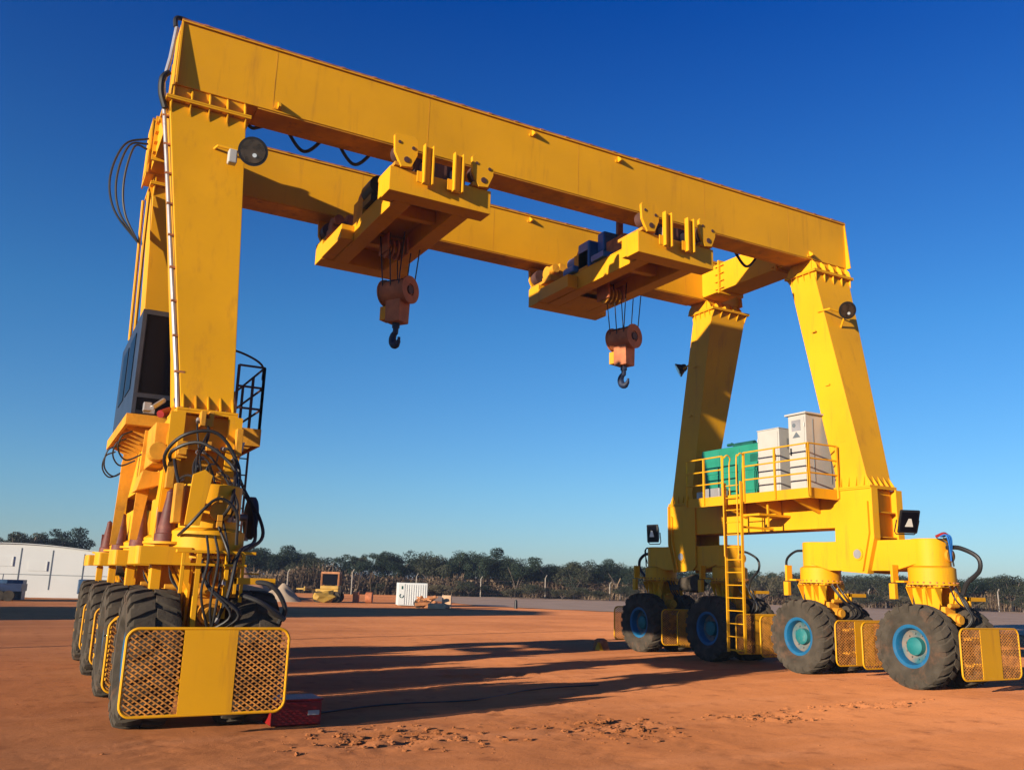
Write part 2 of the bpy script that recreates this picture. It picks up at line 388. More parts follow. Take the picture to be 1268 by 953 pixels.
# wheel guard: bent round bar frame, plate in the middle, expanded mesh at both sides
def guard(parent, xc, y, dirn):
    x0, x1, z0, z1, r = xc-.91, xc+.91, .27, 1.215, .13
    pts = []
    for cx_, cz_, a0 in ((x1-r, z1-r, 0), (x0+r, z1-r, 90), (x0+r, z0+r, 180), (x1-r, z0+r, 270)):
        for k in range(7): t = R(a0+15*k); pts.append((cx_+r*math.cos(t), y, cz_+r*math.sin(t)))
    mb = MB(); P = [Vector(p) for p in pts]; n = len(P)
    rings = []
    for i, p in enumerate(P):
        d = (P[(i+1) % n]-P[i-1]).normalized(); u = Vector((0, 1, 0)); v = d.cross(u)
        rings.append([p+(u*math.cos(t)+v*math.sin(t))*.018 for t in [k*math.pi/4 for k in range(8)]])
    mb.quad_loft(rings+[rings[0]], cap=False)
    bmesh.ops.remove_doubles(mb.bm, verts=mb.bm.verts, dist=1e-5)
    g = mb.build('wheel_guard', 'yellow', parent, smooth=True)
    mb = MB(); mb.box((xc-.30, y-.012*dirn, z0+.015), (xc+.30, y+.004, z1-.015)); mb.build('guard_plate', 'yellow', g)
    for xa, xb in ((x0+.01, xc-.302), (xc+.302, x1-.01)):
        mb = MB(); pw, ph = .088, .060; k = ph/pw
        def inside(x, z):
            if not (xa <= x <= xb and z0 <= z <= z1): return False
            for cx_, cz_, sx_, sz_ in ((x0+r, z0+r, -1, -1), (x0+r, z1-r, -1, 1), (x1-r, z0+r, 1, -1), (x1-r, z1-r, 1, 1)):
                if (x-cx_)*sx_ > 0 and (z-cz_)*sz_ > 0 and (x-cx_)**2+(z-cz_)**2 > r*r: return False
            return True
        for sg in (1, -1):
            N = int((xb-xa)/pw+(z1-z0)/ph)+3
            for i in range(-1, N):
                # line z = z0 + sg*k*(x - c)
                c = (xa+i*pw-(z1-z0)/k) if sg > 0 else (xa+i*pw)
                c = c+pw*.5
                seg = []; x = xa
                while x <= xb+1e-6:
                    z = z0+(k*(x-c) if sg > 0 else k*(c-x))
                    if inside(x, z): seg.append((x, z))
                    x += .01
                if len(seg) > 2:
                    a, b = seg[0], seg[-1]; o_ = .004*sg
                    mb.bar((a[0], y+o_, a[1]), (b[0], y+o_, b[1]), .009, .015, upv=(0, 1, 0) if False else (0, 0, 1))
        mb.build('guard_mesh', 'guard_mesh', g)
    mb = MB()
    for dx in (-.2, .2):
        for z in (.5, 1.0): mb.bar((xc+dx, y+.01*dirn, z), (xc+dx, y+dirn*.85, z), .05, .05)
    mb.split('guard_bracket', 'yellow_worn', g)
    return g
gp = {}
for xc in (XL-.035, XR+.03):
    for y in ST:
        for s in (-1, 1):
            if s not in gp: gp[s] = guard(crane, xc, y+s*1.125, -s); gp[s]['_x'] = 0; del gp[s]['_x']; gbase = gp; 
            else:
                L = W[gp[s].name].copy(); L.x = xc+(.09 if xc < 9 else 0); L.y = y+s*1.125; dup(gp[s], crane, L)

# wheel unit: yoke between the tyres, slewing ring, steering gear
def make_yoke(parent, xc, y, seed):
    rr = random.Random(seed)
    mb = MB()
    mb.box((xc-.21, y-.30, .62), (xc+.21, y+.30, 1.05))                       # axle box
    mb.cyl((xc-.5, y, .815), (xc+.5, y, .815), .12)
    for sx in (-1, 1):                                                       # side plates of the column
        mb.prism([(y-.13, 1.0), (y+.13, 1.0), (y+.36, 1.98), (y-.36, 1.98)], 'x', xc+sx*.19, xc+sx*.225)
    mb.prism([(xc-.2, 1.0), (xc+.2, 1.0), (xc+.3, 1.97), (xc-.3, 1.97)], 'y', y-.02, y+.02)
    mb.box((xc-.32, y-.40, 1.975), (xc+.32, y+.40, 2.02))
    yk = mb.build('wheel_yoke', 'yellow', parent, bevel=.006)
    mb = MB()
    for sx in (-1, 1):
        for dy in (-.33, -.11, .11, .33):
            mb.prism([(xc+sx*.23, 1.97), (xc+sx*.42, 1.97), (xc+sx*.23, 1.62)], 'y', y+dy-.01, y+dy+.01)
    mb.build('gusset', 'yellow', yk)
    mb = MB(); mb.lathe([(2.022, .0001), (2.022, .50), (2.055, .50), (2.055, .46), (2.36, .46), (2.40, .40), (2.40, .0001)], (xc, y, 0), 'z', 48)
    mb.build('slewing_ring', 'yellow', yk, smooth=True)
    mb = MB()
    for k in range(24):
        t = k*math.pi/12; mb.cyl((xc+.48*math.cos(t), y+.48*math.sin(t), 2.0), (xc+.48*math.cos(t), y+.48*math.sin(t), 2.085), .016, n=6)
    mb.build('ring_bolts', 'rail_rust', yk)
    # drive motor + hoses between tyres
    mb = MB(); mb.cyl((xc+.02, y-.52, 1.35), (xc+.02, y-.22, 1.35), .13); mb.cyl((xc+.02, y-.58, 1.35), (xc+.02, y-.52, 1.35), .09)
    mb.box((xc-.14, y-.34, 1.12), (xc+.18, y-.22, 1.60)); mb.cyl((xc-.12, y-.42, 1.62), (xc+.16, y-.42, 1.62), .045)
    mb.build('drive_motor', 'yellow_worn', yk, smooth=True, bevel=.006)
    mb = MB()
    for k in range(4):
        a = rr.uniform(-.15, .2); b = rr.uniform(.05, .42)
        mb.tube([(xc+a, y-.42, 2.05-rr.uniform(0, .1)), (xc+a+rr.uniform(-.1, .1), y-.62, 1.7), (xc+b, y-.66-rr.uniform(0, .1), 1.35), (xc+a*.5, y-.50, 1.1)], .017)
    mb.split('hydraulic_hoses', 'hose', yk, smooth=True)
    return yk

def side(xc, sgn, left):
    """one end frame; sgn = outward direction in x"""
    for bi, (ya, yb) in enumerate(((ST[0], ST[1]), (ST[2], ST[3]))):
        yc = (ya+yb)/2
        for k, y in enumerate((ya, yb)): make_yoke(crane, xc, y, int(y*7+xc))
        # bogie beam
        mb = MB()
        prof = [(ya, 2.95), (ya, 2.44), (ya+.10, 2.44), (ya+.62, 2.30), (yb-.62, 2.30), (yb-.10, 2.44), (yb, 2.44), (yb, 2.95)]
        mb.prism(prof, 'x', xc-.379, xc+.379)
        bo = mb.build('bogie_beam', 'yellow', crane, bevel=.012)
        for y in (ya, yb):
            mb = MB(); mb.lathe([(2.405, .0001), (2.405, .383), (2.945, .383), (2.962, .365), (2.962, .0001)], (xc, y, 0), 'z', 48)
            mb.build('king_pin_housing', 'yellow', bo, smooth=True)
        for ye, s in ((ya-.405, -1), (yb+.405, 1)):
            mb = MB(); mb.cyl((xc+.05, ye-s*.04, 2.62), (xc+.05, ye+s*.03, 2.62), .13, n=28); mb.split('inspection_cover', 'yellow_worn', bo, smooth=True)
        # saddle gripping the beam, with pin
        for sx in (-1, 1):
            mb = MB()
            ee = -1 if bi == 0 else 1
            mb.prism([(yc+ee*.47, 4.079), (yc-ee*.60, 4.079), (yc-ee*.60, 2.40), (yc-ee*.45, 2.28), (yc+ee*.20, 2.24), (yc+ee*.44, 3.0)], 'x', xc+sx*.392, xc+sx*.44)
            sd = mb.build('saddle_plate', 'yellow', crane, bevel=.008)
            mb = MB(); mb.cyl((xc+sx*.44, yc, 2.66), (xc+sx*.47, yc, 2.66), .10, n=28); mb.build('pin_cap', 'galv', sd, smooth=True)
            mb = MB(); mb.lathe([(sx*.442, .102), (sx*.46, .102), (sx*.46, .14), (sx*.442, .14)], (xc, yc, 2.66), 'x', 28, close=True); mb.build('pin_ring', 'yellow', sd, smooth=True)
            e = -1 if bi == 0 else 1
            mb = MB(); yy = yc+e*.47; k_ = .02
            a_ = [(yy, 4.078), (yy+e*.035, 4.078), (yy+e*.035, 3.0), (yy-e*.20, 2.235), (yy-e*.24, 2.235), (yy-e*.005, 3.0)]
            mb.prism(a_, 'x', xc+sx*.30, xc+sx*.50)
            a_ = [(yy-e*.14, 3.75), (yy-e*.10, 3.80), (yy-e*.10, 3.1), (yy-e*.32, 2.30), (yy-e*.36, 2.30), (yy-e*.14, 3.1)]
            mb.prism(a_, 'x', xc+sx*.441, xc+sx*.50)
            mb.build('stiffener', 'yellow', sd)
    # sill beam
    mb = MB(); mb.box((xc-.38, 13.24, 2.99), (xc+.38, 13.42, 4.08)); mb.box((xc-.38, 19.70, 2.99), (xc+.38, 19.88, 4.08)); mb.box((xc-.39, 13.422, 3.255), (xc+.39, 19.698, 4.08)); sill = mb.build('sill_beam', 'yellow', crane, bevel=.01)
    mb = MB()
    for ya_, yb2 in ((13.08, 13.238), (19.882, 20.04)):
        for z_ in (3.02, 3.56): mb.box((xc-.385, ya_, z_), (xc+.385, yb2, z_+.02))
    mb.split('end_rib', 'yellow', sill)
    # legs
    for far in (0, 1):
        yt, yb_ = (14.95, 13.60) if not far else (18.66, 19.58)
        xi_t = xc-sgn*.27-(0 if True else 0)
        # inner edge nearly vertical, outer edge flares at the top
        if left: xi0, xi1, xo0, xo1 = 2.48, 2.46, 1.74, 1.20
        else: xi0, xi1, xo0, xo1 = 16.22, 16.36, 16.98, 17.62
        if left and far: xo1 = 1.40
        za, zb = 4.16, 9.58
        def rect(x0, x1, yc_, h, z): return [(x0, yc_-h, z), (x1, yc_-h, z), (x1, yc_+h, z), (x0, yc_+h, z)]
        mb = MB(); mb.quad_loft([[Vector(p) for p in rect(min(xi0, xo0), max(xi0, xo0), yb_, .42, za)], [Vector(p) for p in rect(min(xi1, xo1), max(xi1, xo1), yt, .40, zb)]])
        leg = mb.build('leg', 'yellow', crane, bevel=.008)
        mb = MB()
        xl, xh = min(xi0, xo0)-.06, max(xi0, xo0)+.06
        mb.box((xl, yb_-.50, 4.084), (xh, yb_+.50, 4.118)); mb.box((xl, yb_-.50, 4.122), (xh, yb_+.50, 4.156))
        xl2, xh2 = min(xi1, xo1)-.07, max(xi1, xo1)+.07
        mb.box((xl2, yt-.50, 9.584), (xh2, yt+.50, 9.616)); mb.box((xl2, yt-.50, 9.620), (xh2, yt+.50, 9.652))
        mb.split('leg_flange', 'yellow', leg, bevel=.004)
        mb = MB()
        for k in range(5):      # gussets on the front and back faces
            f = k/4
            xb = min(xi0, xo0)+.02+f*(abs(xo0-xi0)-.04); xt = min(xi1, xo1)+.02+f*(abs(xo1-xi1)-.04)
            for s in (-1, 1):
                yf = yb_+s*.421; mb.prism([(yf, 4.16), (yf+s*.085, 4.16), (yf+(yt-yb_)*.06, 4.42)], 'x', xb-.009, xb+.009)
                yf = yt+s*.401; mb.prism([(yf, 9.58), (yf+s*.075, 9.58), (yf-(yt-yb_)*.05, 9.36)], 'x', xt-.009, xt+.009)
        for k in range(4):      # gussets on the sides
            f = .12+k*.25
            for s, xe, xe2 in ((-1, min(xi0, xo0), min(xi1, xo1)), (1, max(xi0, xo0), max(xi1, xo1))):
                y = yb_-.42+f*.84; mb.prism([(xe, 4.16), (xe+s*.058, 4.16), (xe, 4.38)], 'y', y-.008, y+.008)
                y = yt-.40+f*.8; mb.prism([(xe2, 9.58), (xe2+s*.068, 9.58), (xe2, 9.38)], 'y', y-.008, y+.008)
        mb.build('gusset', 'yellow', leg)
        mb = MB()
        for k in range(7):
            f = (k+.5)/7
            for s in (-1, 1):
                for (a, b, yy, z) in ((xl, xh, yb_+s*.465, 4.07), (xl2, xh2, yt+s*.44, 9.572)):
                    x = a+f*(b-a); mb.cyl((x, yy, z), (x, yy, z+.10), .016, n=6)
        mb.build('flange_bolts', 'rail_rust', leg)
        # adapter between leg head and girder
        mb = MB(); gy0 = 14.62 if not far else 18.52
        mb.box((min(xi1, xo1)+.01, gy0, 9.655), (max(xi1, xo1)-.01, gy0+.66, 9.926)); hd = mb.build('leg_head', 'yellow', leg)
        mb = MB()
        for k in range(5):
            x = min(xi1, xo1)+.04+k/4*(abs(xo1-xi1)-.08)
            for s, yy in ((-1, gy0), (1, gy0+.66)): mb.prism([(yy+s*.001, 9.655), (yy+s*.17, 9.655), (yy+s*.13, 9.80), (yy+s*.02, 9.924), (yy+s*.001, 9.924)], 'x', x-.009, x+.009)
        mb.split('head_rib', 'yellow', hd)
        if left and not far:  # unseen solid behind the leg, added to widen its cast shadow
            mb = MB(); mb.quad_loft([[Vector((x, y, 4.3)) for x, y in ((1.80, 14.03), (2.44, 14.03), (2.44, 14.75), (1.80, 14.75))], [Vector((x, y, 9.57)) for x, y in ((1.45, 15.36), (2.44, 15.36), (2.44, 16.15), (1.45, 16.15))]])
            mb.build('shade_block', 'yellow', leg)
        # small welded tabs down the leg
        mb = MB(); x_ = (xi0+xi1)/2
        for z in (5.2, 6.6, 8.0): mb.box((x_-sgn*.0-.02, yt+(yb_-yt)*(9.66-z)/5.5-.06, z), (x_-sgn*.0+.05*(-sgn), yt+(yb_-yt)*(9.66-z)/5.5+.06, z+.04))
        mb.split('weld_tab', 'yellow', leg)
    # tie beam joining the girder ends
    mb = MB(); xa, xb = (16.22, 16.98) if not left else (1.32, 2.05)
    mb.box((xa, 15.262, 9.97), (xb, 18.518, 10.78)); tie = mb.build('tie_beam', 'yellow', crane, bevel=.008)
    mb = MB()
    for y in (15.62, 17.75):
        mb.box((xa-.07, y-.025, 9.90), (xb+.07, y+.0, 10.86)); mb.box((xa-.07, y+.004, 9.90), (xb+.07, y+.029, 10.86))
        for k in range(4):
            z = 10.02+k*.22
            for s, x in ((-1, xa), (1, xb)):
                mb.prism([(y-.025, z) if s < 5 else 0, (y-.025, z+.02), (y-.17, z+.02), (y-.17, z)], 'x', x+s*.001, x+s*.06)
                mb.prism([(y+.029, z), (y+.029, z+.02), (y+.16, z+.02), (y+.16, z)], 'x', x+s*.001, x+s*.06)
    mb.split('tie_flange', 'yellow', tie)
side(XL, -1, True); side(XR, 1, False)

# girders
for gi, y0 in enumerate((14.59, 18.50)):
    y1 = y0+.70
    mb = MB(); mb.box((1.27, y0, 9.93), (17.60, y1, 11.12)); gd = mb.build('girder', 'yellow', crane, bevel=.006)
    mb = MB()
    for x in (1.255, 17.615): mb.prism([(y0-.13, 9.90), (y1+.13, 9.90), (y1+.02, 11.16), (y0-.02, 11.16)], 'x', x-.014, x+.014)
    for x in (1.235, 17.635): mb.box((x-.004, y0+.1, 10.0), (x+.004, y1-.1, 11.0))
    mb.split('end_plate', 'yellow', gd)
    mb = MB()
    for s, y in ((-1, y0), (1, y1)):
        for x in (1.27, 17.47): pass
        mb.prism([(1.27, 11.1), (1.27, 9.93), (1.62, 9.93)], 'y', y+s*.001, y+s*.010)
    mb.split('doubler_plate', 'yellow', gd)
    mb = MB(); mb.box((1.24, y0-.035, 11.122), (17.63, y1+.035, 11.145)); mb.build('top_flange', 'yellow', gd)
    mb = MB(); mb.box((1.24, y0-.02, 11.148), (17.63, y0+.05, 11.185)); mb.box((1.3, (y0+y1)/2-.04, 11.148), (17.5, (y0+y1)/2+.04, 11.22)); 
    for k in range(26): x = 1.6+k*.62; mb.box((x, y0-.045, 11.149), (x+.08, y0-.021, 11.18))
    mb.build('rail', 'rail_rust', gd)
    mb = MB()
    for x in (3.0, 8.25, 10.45, 16.3): 
        z = 9.97 if x in (3.0, 16.3) else 10.95
        mb.prism([(y0, z), (y0-.12, z+.02), (y0-.12, z+.06), (y0, z+.16)], 'x', x-.02, x+.02); mb.box((x-.08, y0-.02, z), (x+.08, y0-.001, z+.05))
    mb.split('bracket', 'yellow', gd)
    mb = MB()
    for x in (2.9, 5.9, 9.4, 12.9, 15.6): mb.box((x-.005, y0-.003, 9.94), (x+.005, y0-.0005, 11.11))
    mb.split('weld_seam', 'yellow_worn', gd)
    mb = MB()      # lower running flange for the trolley wheels
    mb.box((2.65, y0+.02, 9.905), (16.2, y1-.02, 9.928)); mb.build('running_flange', 'yellow_worn', gd)

# festoon cable loops under the near girder
mb = MB()
def fest(x0, x1, n_, y, z=9.86, drop=.3):
    for k in range(n_):
        a = x0+(x1-x0)*k/n_; b = x0+(x1-x0)*(k+1)/n_
        mb.tube([(a, y, z+.05), (a+.03*(b-a), y, z-drop*.3), ((a+b)/2, y, z-drop), (b-.03*(b-a), y, z-drop*.3), (b, y, z+.05)], .028)
        mb.box((a-.03, y-.04, z), (a+.03, y+.04, z+.06))
for x0, x1, dz in ((2.5, 2.95, .10), (3.35, 4.05, .30), (4.35, 5.05, .30), (13.0, 13.4, .2), (14.5, 15.3, .32)):
    mb.tube([(x0, 15.36, 10.1), (x0+.04, 15.36, 10.0), (x0+.3*(x1-x0), 15.36, 10.02-dz*.8), ((x0+x1)/2, 15.36, 10.0-dz), (x0+.7*(x1-x0), 15.36, 10.02-dz*.8), (x1-.04, 15.36, 10.0), (x1, 15.36, 10.1)], .034)
mb.split('festoon_cable', 'hose', crane, smooth=True)

# conduit and cables down the outer edge of the left near leg
mb = MB(); mb.tube([(1.17, 14.62, 11.0), (1.13, 14.62, 10.4), (1.08, 14.60, 9.95), (1.13, 14.66, 9.5), (1.66, 13.34, 4.6), (1.67, 13.28, 4.3)], .034, sub=2)
cd = mb.build('cable_conduit', 'galv', crane, smooth=True)
mb = MB()
for k in range(9):
    f = k/8; z = 9.3-(9.3-4.7)*f; x = 1.16+(1.66-1.16)*f; y = 14.62-(14.62-13.36)*f
    mb.box((x-.045, y-.045, z), (x+.10, y+.03, z+.03))
mb.split('conduit_clamp', 'rail_rust', cd)
mb = MB()
mb.tube([(1.15, 14.62, 11.0), (1.14, 14.64, 11.17), (1.25, 14.68, 11.23), (1.55, 14.7, 11.20)], .04); mb.tube([(1.13, 14.58, 10.1), (1.04, 14.54, 9.95), (1.05, 14.58, 9.7), (1.14, 14.6, 9.45)], .05)
for k, (dx, dz) in enumerate(((.62, .5), (.5, .3), (.36, .1))):
    mb.tube([(1.2, 18.3, 10.6-k*.12), (1.2-dx*.7, 18.3, 10.35), (1.2-dx, 18.3, 9.6), (1.2-dx*.75, 18.3, 8.9), (1.24, 18.25, 8.3)], .022)
mb.split('power_cable', 'hose', crane, smooth=True)

# floodlights
def floodlight_round(p, d, r=1., name='floodlight'):
    p = Vector(p); d = Vector(d).normalized(); u = Vector((0, 0, 1))
    mb = MB(); mb.cyl(p-d*.16, p, .13*r, .25*r, n=32); mb.cyl(p, p+d*.03, .265*r, n=32); mb.cyl(p-d*.24, p-d*.16, .08, .12, n=20)
    f = mb.build(name, 'black', crane, smooth=True)
    mb = MB(); mb.cyl(p+d*.031, p+d*.036, .22*r, .22*r, n=32); mb.build('lens', 'lamp_glass', f, smooth=True)
    mb = MB(); mb.cyl(p+d*.037-Vector((0,0,.07))+Vector((.03,0,0)), p+d*.042-Vector((0,0,.07))+Vector((.03,0,0)), .035, n=20); mb.build('lamp', 'lens', f, smooth=True)
    return f
def arm(f, pts, box_at=None):
    mb = MB(); mb.tube(pts, .025, sub=1); a = mb.build('bracket_arm', 'yellow', f, smooth=True)
    if box_at:
        x, y, z = box_at; mb = MB(); mb.box((x-.07, y-.10, z-.13), (x+.07, y+.05, z+.11)); mb.build('ballast_box', 'white', f, bevel=.02)
f = floodlight_round((2.52, 13.95, 8.74), (-.12, -1, -.22), .92); arm(f, [(1.95, 14.42, 8.82), (2.0, 14.25, 8.84), (2.55, 14.15, 8.78)], (2.22, 14.10, 8.62))
f = floodlight_round((16.66, 13.85, 8.45), (-.45, -1, -.40), .80); arm(f, [(16.3, 14.42, 8.50), (16.35, 14.1, 8.5), (16.7, 14.05, 8.45)]); arm(f, [(16.72, 13.95, 8.4), (16.85, 14.3, 8.0)])
f = floodlight_round((16.35, 19.75, 8.1), (-.75, .55, -.45), .8); arm(f, [(16.5, 19.1, 8.3), (16.45, 19.4, 8.2), (16.38, 19.6, 8.1)])
def floodlight_box(c, d):
    c = Vector(c); d = Vector(d).normalized(); rtv = d.cross(Vector((0, 0, 1))).normalized(); uv = rtv.cross(d)
    def pt(a, b, e): return c+rtv*a+uv*b+d*e
    mb = MB(); mb.quad_loft([[pt(-.11, -.13, -.16), pt(.11, -.13, -.16), pt(.11, .13, -.16), pt(-.11, .13, -.16)], [pt(-.22, -.26, 0), pt(.22, -.26, 0), pt(.22, .26, 0), pt(-.22, .26, 0)], [pt(-.22, -.26, .04), pt(.22, -.26, .04), pt(.22, .26, .04), pt(-.22, .26, .04)]])
    f = mb.build('floodlight', 'black', crane, bevel=.02)
    mb = MB(); mb.quad_loft([[pt(-.09, -.10, .052), pt(.09, -.10, .052), pt(.03, .08, .052), pt(-.03, .08, .052)], [pt(-.09, -.10, .058), pt(.09, -.10, .058), pt(.03, .08, .058), pt(-.03, .08, .058)]]); mb.build('reflector', 'lens', f)
    mb = MB(); mb.quad_loft([[pt(-.19, -.22, .041), pt(.19, -.22, .041), pt(.19, .22, .041), pt(-.19, .22, .041)], [pt(-.18, -.21, .05), pt(.18, -.21, .05), pt(.18, .21, .05), pt(-.18, .21, .05)]])
    mb.build('lens', 'glass', f)
    mb = MB(); mb.tube([pt(-.25, .02, -.03), pt(-.25, -.25, -.05), pt(-.2, -.31, -.06), pt(.2, -.31, -.06), pt(.25, -.25, -.05), pt(.25, .02, -.03)], .014, sub=1)
    mb.build('yoke', 'hose', f)
    return f
floodlight_box((16.72, 12.62, 3.36), (-.35, -.75, -.35))
floodlight_box((16.30, 20.98, 3.36), (-.95, -.15, -.05))
floodlight_box((2.25, 20.9, 3.36), (.6, .7, -.2))

# hoses at the free ends of the right bogies
for y, s in ((ST[0], -1), (ST[3], 1), (ST[1], 1), (ST[2], -1)):
    big = y in (ST[0], ST[3]); mb = MB(); yy = y+s*.42
    mb.tube([(XR-.05, yy, 2.78), (XR-.05, yy+s*.30, 2.76), (XR, yy+s*.62, 2.58), (XR+.02, yy+s*.62, 2.32), (XR+.02, yy+s*.34, 2.08), (XR+.02, yy+s*.22, 1.85)], .045 if big else .03)
    if big:
        mb.tube([(XR-.1, yy-s*.02, 2.96), (XR-.15, yy+s*.12, 2.9), (XR-.1, yy+s*.16, 2.4)], .018); mb.tube([(XR-.2, yy-s*.1, 2.96), (XR-.2, yy+s*.1, 2.86), (XR-.1, yy+s*.1, 2.5)], .014)
    mb.split('hydraulic_hose', 'hose', crane, smooth=True)
mb = MB()
for k in range(3): mb.tube([(XR-.28+.05*k, 11.62, 2.99), (XR-.27+.05*k, 11.50, 3.02), (XR-.25+.05*k, 11.46, 2.9), (XR-.2, 11.47, 2.6-.05*k)], .016)
mb.split('control_wire', 'motor_blue', crane, smooth=True)
mb = MB(); mb.tube([(XR-.3, 11.7, 2.99), (XR-.25, 11.55, 3.05), (XR-.15, 11.52, 3.0)], .03); mb.build('wire_connector', 'red_box', crane, smooth=True)
mb = MB()
for xc in (XL, XR):
    for y in ST: mb.box((xc+.26, y-.62, 1.72), (xc+.78, y-.55, 1.80)); mb.box((xc+.26, y-.62, 1.60), (xc+.30, y+.1, 1.8))
mb.split('steering_arm', 'yellow', crane, bevel=.004)
for xc in (XL, XR):
    for y in ST:
        mb = MB(); mb.box((xc-.58, y+.50, 2.06), (xc-.40, y+.56, 2.42)); mb.box((xc-.60, y+.46, 1.72), (xc-.50, y+.60, 2.04)); mb.box((xc-.5, y+.3, 2.06), (xc-.3, y+.56, 2.10))
        mb.build('steering_stop', 'yellow', crane, bevel=.006)

# outboard steering cylinders under reddish conical covers (left side, outer edge)
for y in ST:
    xk = 1.60
    mb = MB(); mb.lathe([(2.19, .0001), (2.19, .33), (2.22, .33), (2.22, .0001)], (xk+.06, y+.1, 0), 'z', 32); pl = mb.build('cover_plate', 'yellow', crane, smooth=True)
    mb = MB(); mb.lathe([(2.222, .15), (2.32, .145), (2.33, .125), (2.60, .085), (2.78, .055), (2.86, .05), (2.90, .0001)], (xk, y+.05, 0), 'z', 28)
    mb.box((xk-.12, y+.10, 2.24), (xk-.02, y+.19, 2.6)); c_ = mb.build('cylinder_cover', 'cone_red', crane, smooth=True)
    mb = MB(); mb.box((1.26, y-.42, 1.93), (1.86, y-.38, 2.15)); mb.box((1.22, y-.36, 1.93), (1.26, y+.50, 2.15)); mb.lathe([(1.93, .001), (1.93, .06), (2.15, .06), (2.15, .001)], (1.27, y-.36, 0), 'z', 16); mb.box((xk-.15, y-.1, 1.2), (xk-.03, y+.05, 1.92)); mb.build('steering_frame', 'yellow', crane, bevel=.006)
# cabling on the left near bogie
mb = MB(); rr = random.Random(11)
arcs = [
 [(1.73, 13.15, 3.05), (1.55, 12.8, 3.4), (1.75, 12.5, 3.68), (2.15, 12.4, 3.72), (2.45, 12.4, 3.35), (2.48, 12.3, 3.0), (2.30, 11.78, 2.75)],
 [(1.73, 13.15, 3.25), (1.62, 12.7, 3.45), (1.95, 12.45, 3.58), (2.35, 12.3, 3.3), (2.42, 12.1, 3.0), (2.36, 11.85, 2.6)],
 [(2.50, 13.1, 3.5), (2.62, 12.6, 3.0), (2.8, 12.3, 2.6), (2.78, 12.0, 2.3), (2.4, 11.6, 2.06), (2.25, 11.52, 1.7)],
 [(2.50, 13.1, 3.2), (2.70, 12.5, 2.8), (2.72, 12.1, 2.3), (2.4, 11.5, 2.1), (2.3, 11.4, 1.6), (2.2, 11.5, 1.25)],
 [(1.98, 13.06, 4.0), (1.95, 12.85, 3.8), (2.0, 12.6, 3.3), (2.0, 12.2, 2.97)],
 [(2.10, 13.06, 4.0), (2.10, 12.85, 3.7), (1.92, 12.6, 3.3), (1.92, 12.3, 2.97)],
]
for k in range(9):
    xa_ = rr.uniform(1.82, 2.42); za_ = rr.uniform(3.1, 3.9); xb_ = rr.uniform(1.85, 2.38); zb_ = rr.choice((2.97, 2.97, 2.97, 2.5, 1.9)); yb3 = 12.1 if zb_ == 2.97 else (11.69 if zb_ == 2.5 else 11.55)
    bx_ = rr.uniform(-.18, .18)
    arcs.append([(xa_, 13.1, za_), (xa_+bx_*.5, 12.92, za_-.03), ((xa_+xb_)/2+bx_, 12.55+(yb3-12.1)*.4, (za_+max(zb_, 2.9))/2+.05), (xb_+bx_*.6, min(12.2, yb3-.12), max(zb_+.25, 2.2)), (xb_, yb3, zb_)])
for i, a in enumerate(arcs): mb.tube(a, rr.choice((.013, .017, .022)) if i > 3 else .024)
for k in range(4):
    y = 15.6+k*1.0; q_ = rr.uniform(0, .25); mb.tube([(1.35, y, 4.1), (1.20-q_*.3, y, 4.0), (1.18-q_*.3, y+.1, 3.8-q_*.6), (1.32, y+.2, 3.65-q_*.6), (1.55, y+.15, 3.75)], .014)
mb.split('cable_bundle', 'hose', crane, smooth=True)
mb = MB()
for a in arcs:
    for p, q in ((a[0], a[1]), (a[-1], a[-2])):
        p, q = Vector(p), Vector(q); d = (q-p).normalized(); mb.cyl(p, p+d*.07, .032, n=8)
mb.split('hose_fitting', 'galv', crane, smooth=True)
mb = MB()      # valves, boxes and bolted plates crowding the end of the left frame
for k in range(9):
    x_ = rr.uniform(1.80, 2.40); z_ = rr.uniform(3.08, 3.9); w_ = rr.uniform(.04, .10); mb.box((x_-w_, 13.0-rr.uniform(0, .08), z_), (x_+w_*.7, 13.236, z_+rr.uniform(.06, .22)))
for k in range(6):
    x_ = rr.uniform(1.80, 2.35); z_ = rr.uniform(2.35, 2.8); mb.box((x_-.03, 11.60, z_), (x_+.04, 11.75, z_+.08))
mb.box((1.62, 12.9, 2.98), (1.72, 13.3, 3.4)); mb.box((2.51, 12.9, 3.5), (2.60, 13.2, 3.9))
mb.split('valve_block', 'yellow_worn', crane, bevel=.006)
mb = MB(); mb.lathe([(-.05, .0001), (-.05, .27), (-.03, .30), (.03, .30), (.05, .27), (.05, .0001)], (2.78, 12.75, 2.62), 'x', 36)
mb.build('cable_reel', 'hook_blue', crane, smooth=True)
mb = MB(); mb.box((2.72, 12.7, 2.3), (2.76, 12.8, 2.62)); mb.cyl((2.5, 12.75, 2.62), (2.84, 12.75, 2.62), .05); mb.split('reel_bracket', 'galv', crane, smooth=True)
mb = MB()     # small pipe rail and valve block on the near left saddle
mb.bar((2.02, 12.6, 3.16), (2.55, 12.6, 3.10), .035); mb.bar((2.3, 12.6, 3.1), (2.38, 12.6, 2.75), .03); mb.bar((2.1, 12.6, 3.1), (2.05, 12.6, 3.25), .03)
for k in range(5): mb.box((2.02+.10*k, 11.60, 1.72), (2.06+.10*k, 11.70, 2.0))
mb.bar((1.9, 11.62, 1.85), (2.7, 11.62, 1.85), .02); mb.box((1.95, 11.7, 1.55), (2.45, 11.85, 1.72))
mb.split('valve_manifold', 'yellow_worn', crane, bevel=.004)
mb = MB()  # box added beside the drum housing to throw shade across it
mb.box((1.60, 11.75, 2.45), (1.70, 11.95, 2.95)); mb.split('shade_caster', 'yellow_worn', crane, bevel=.01)
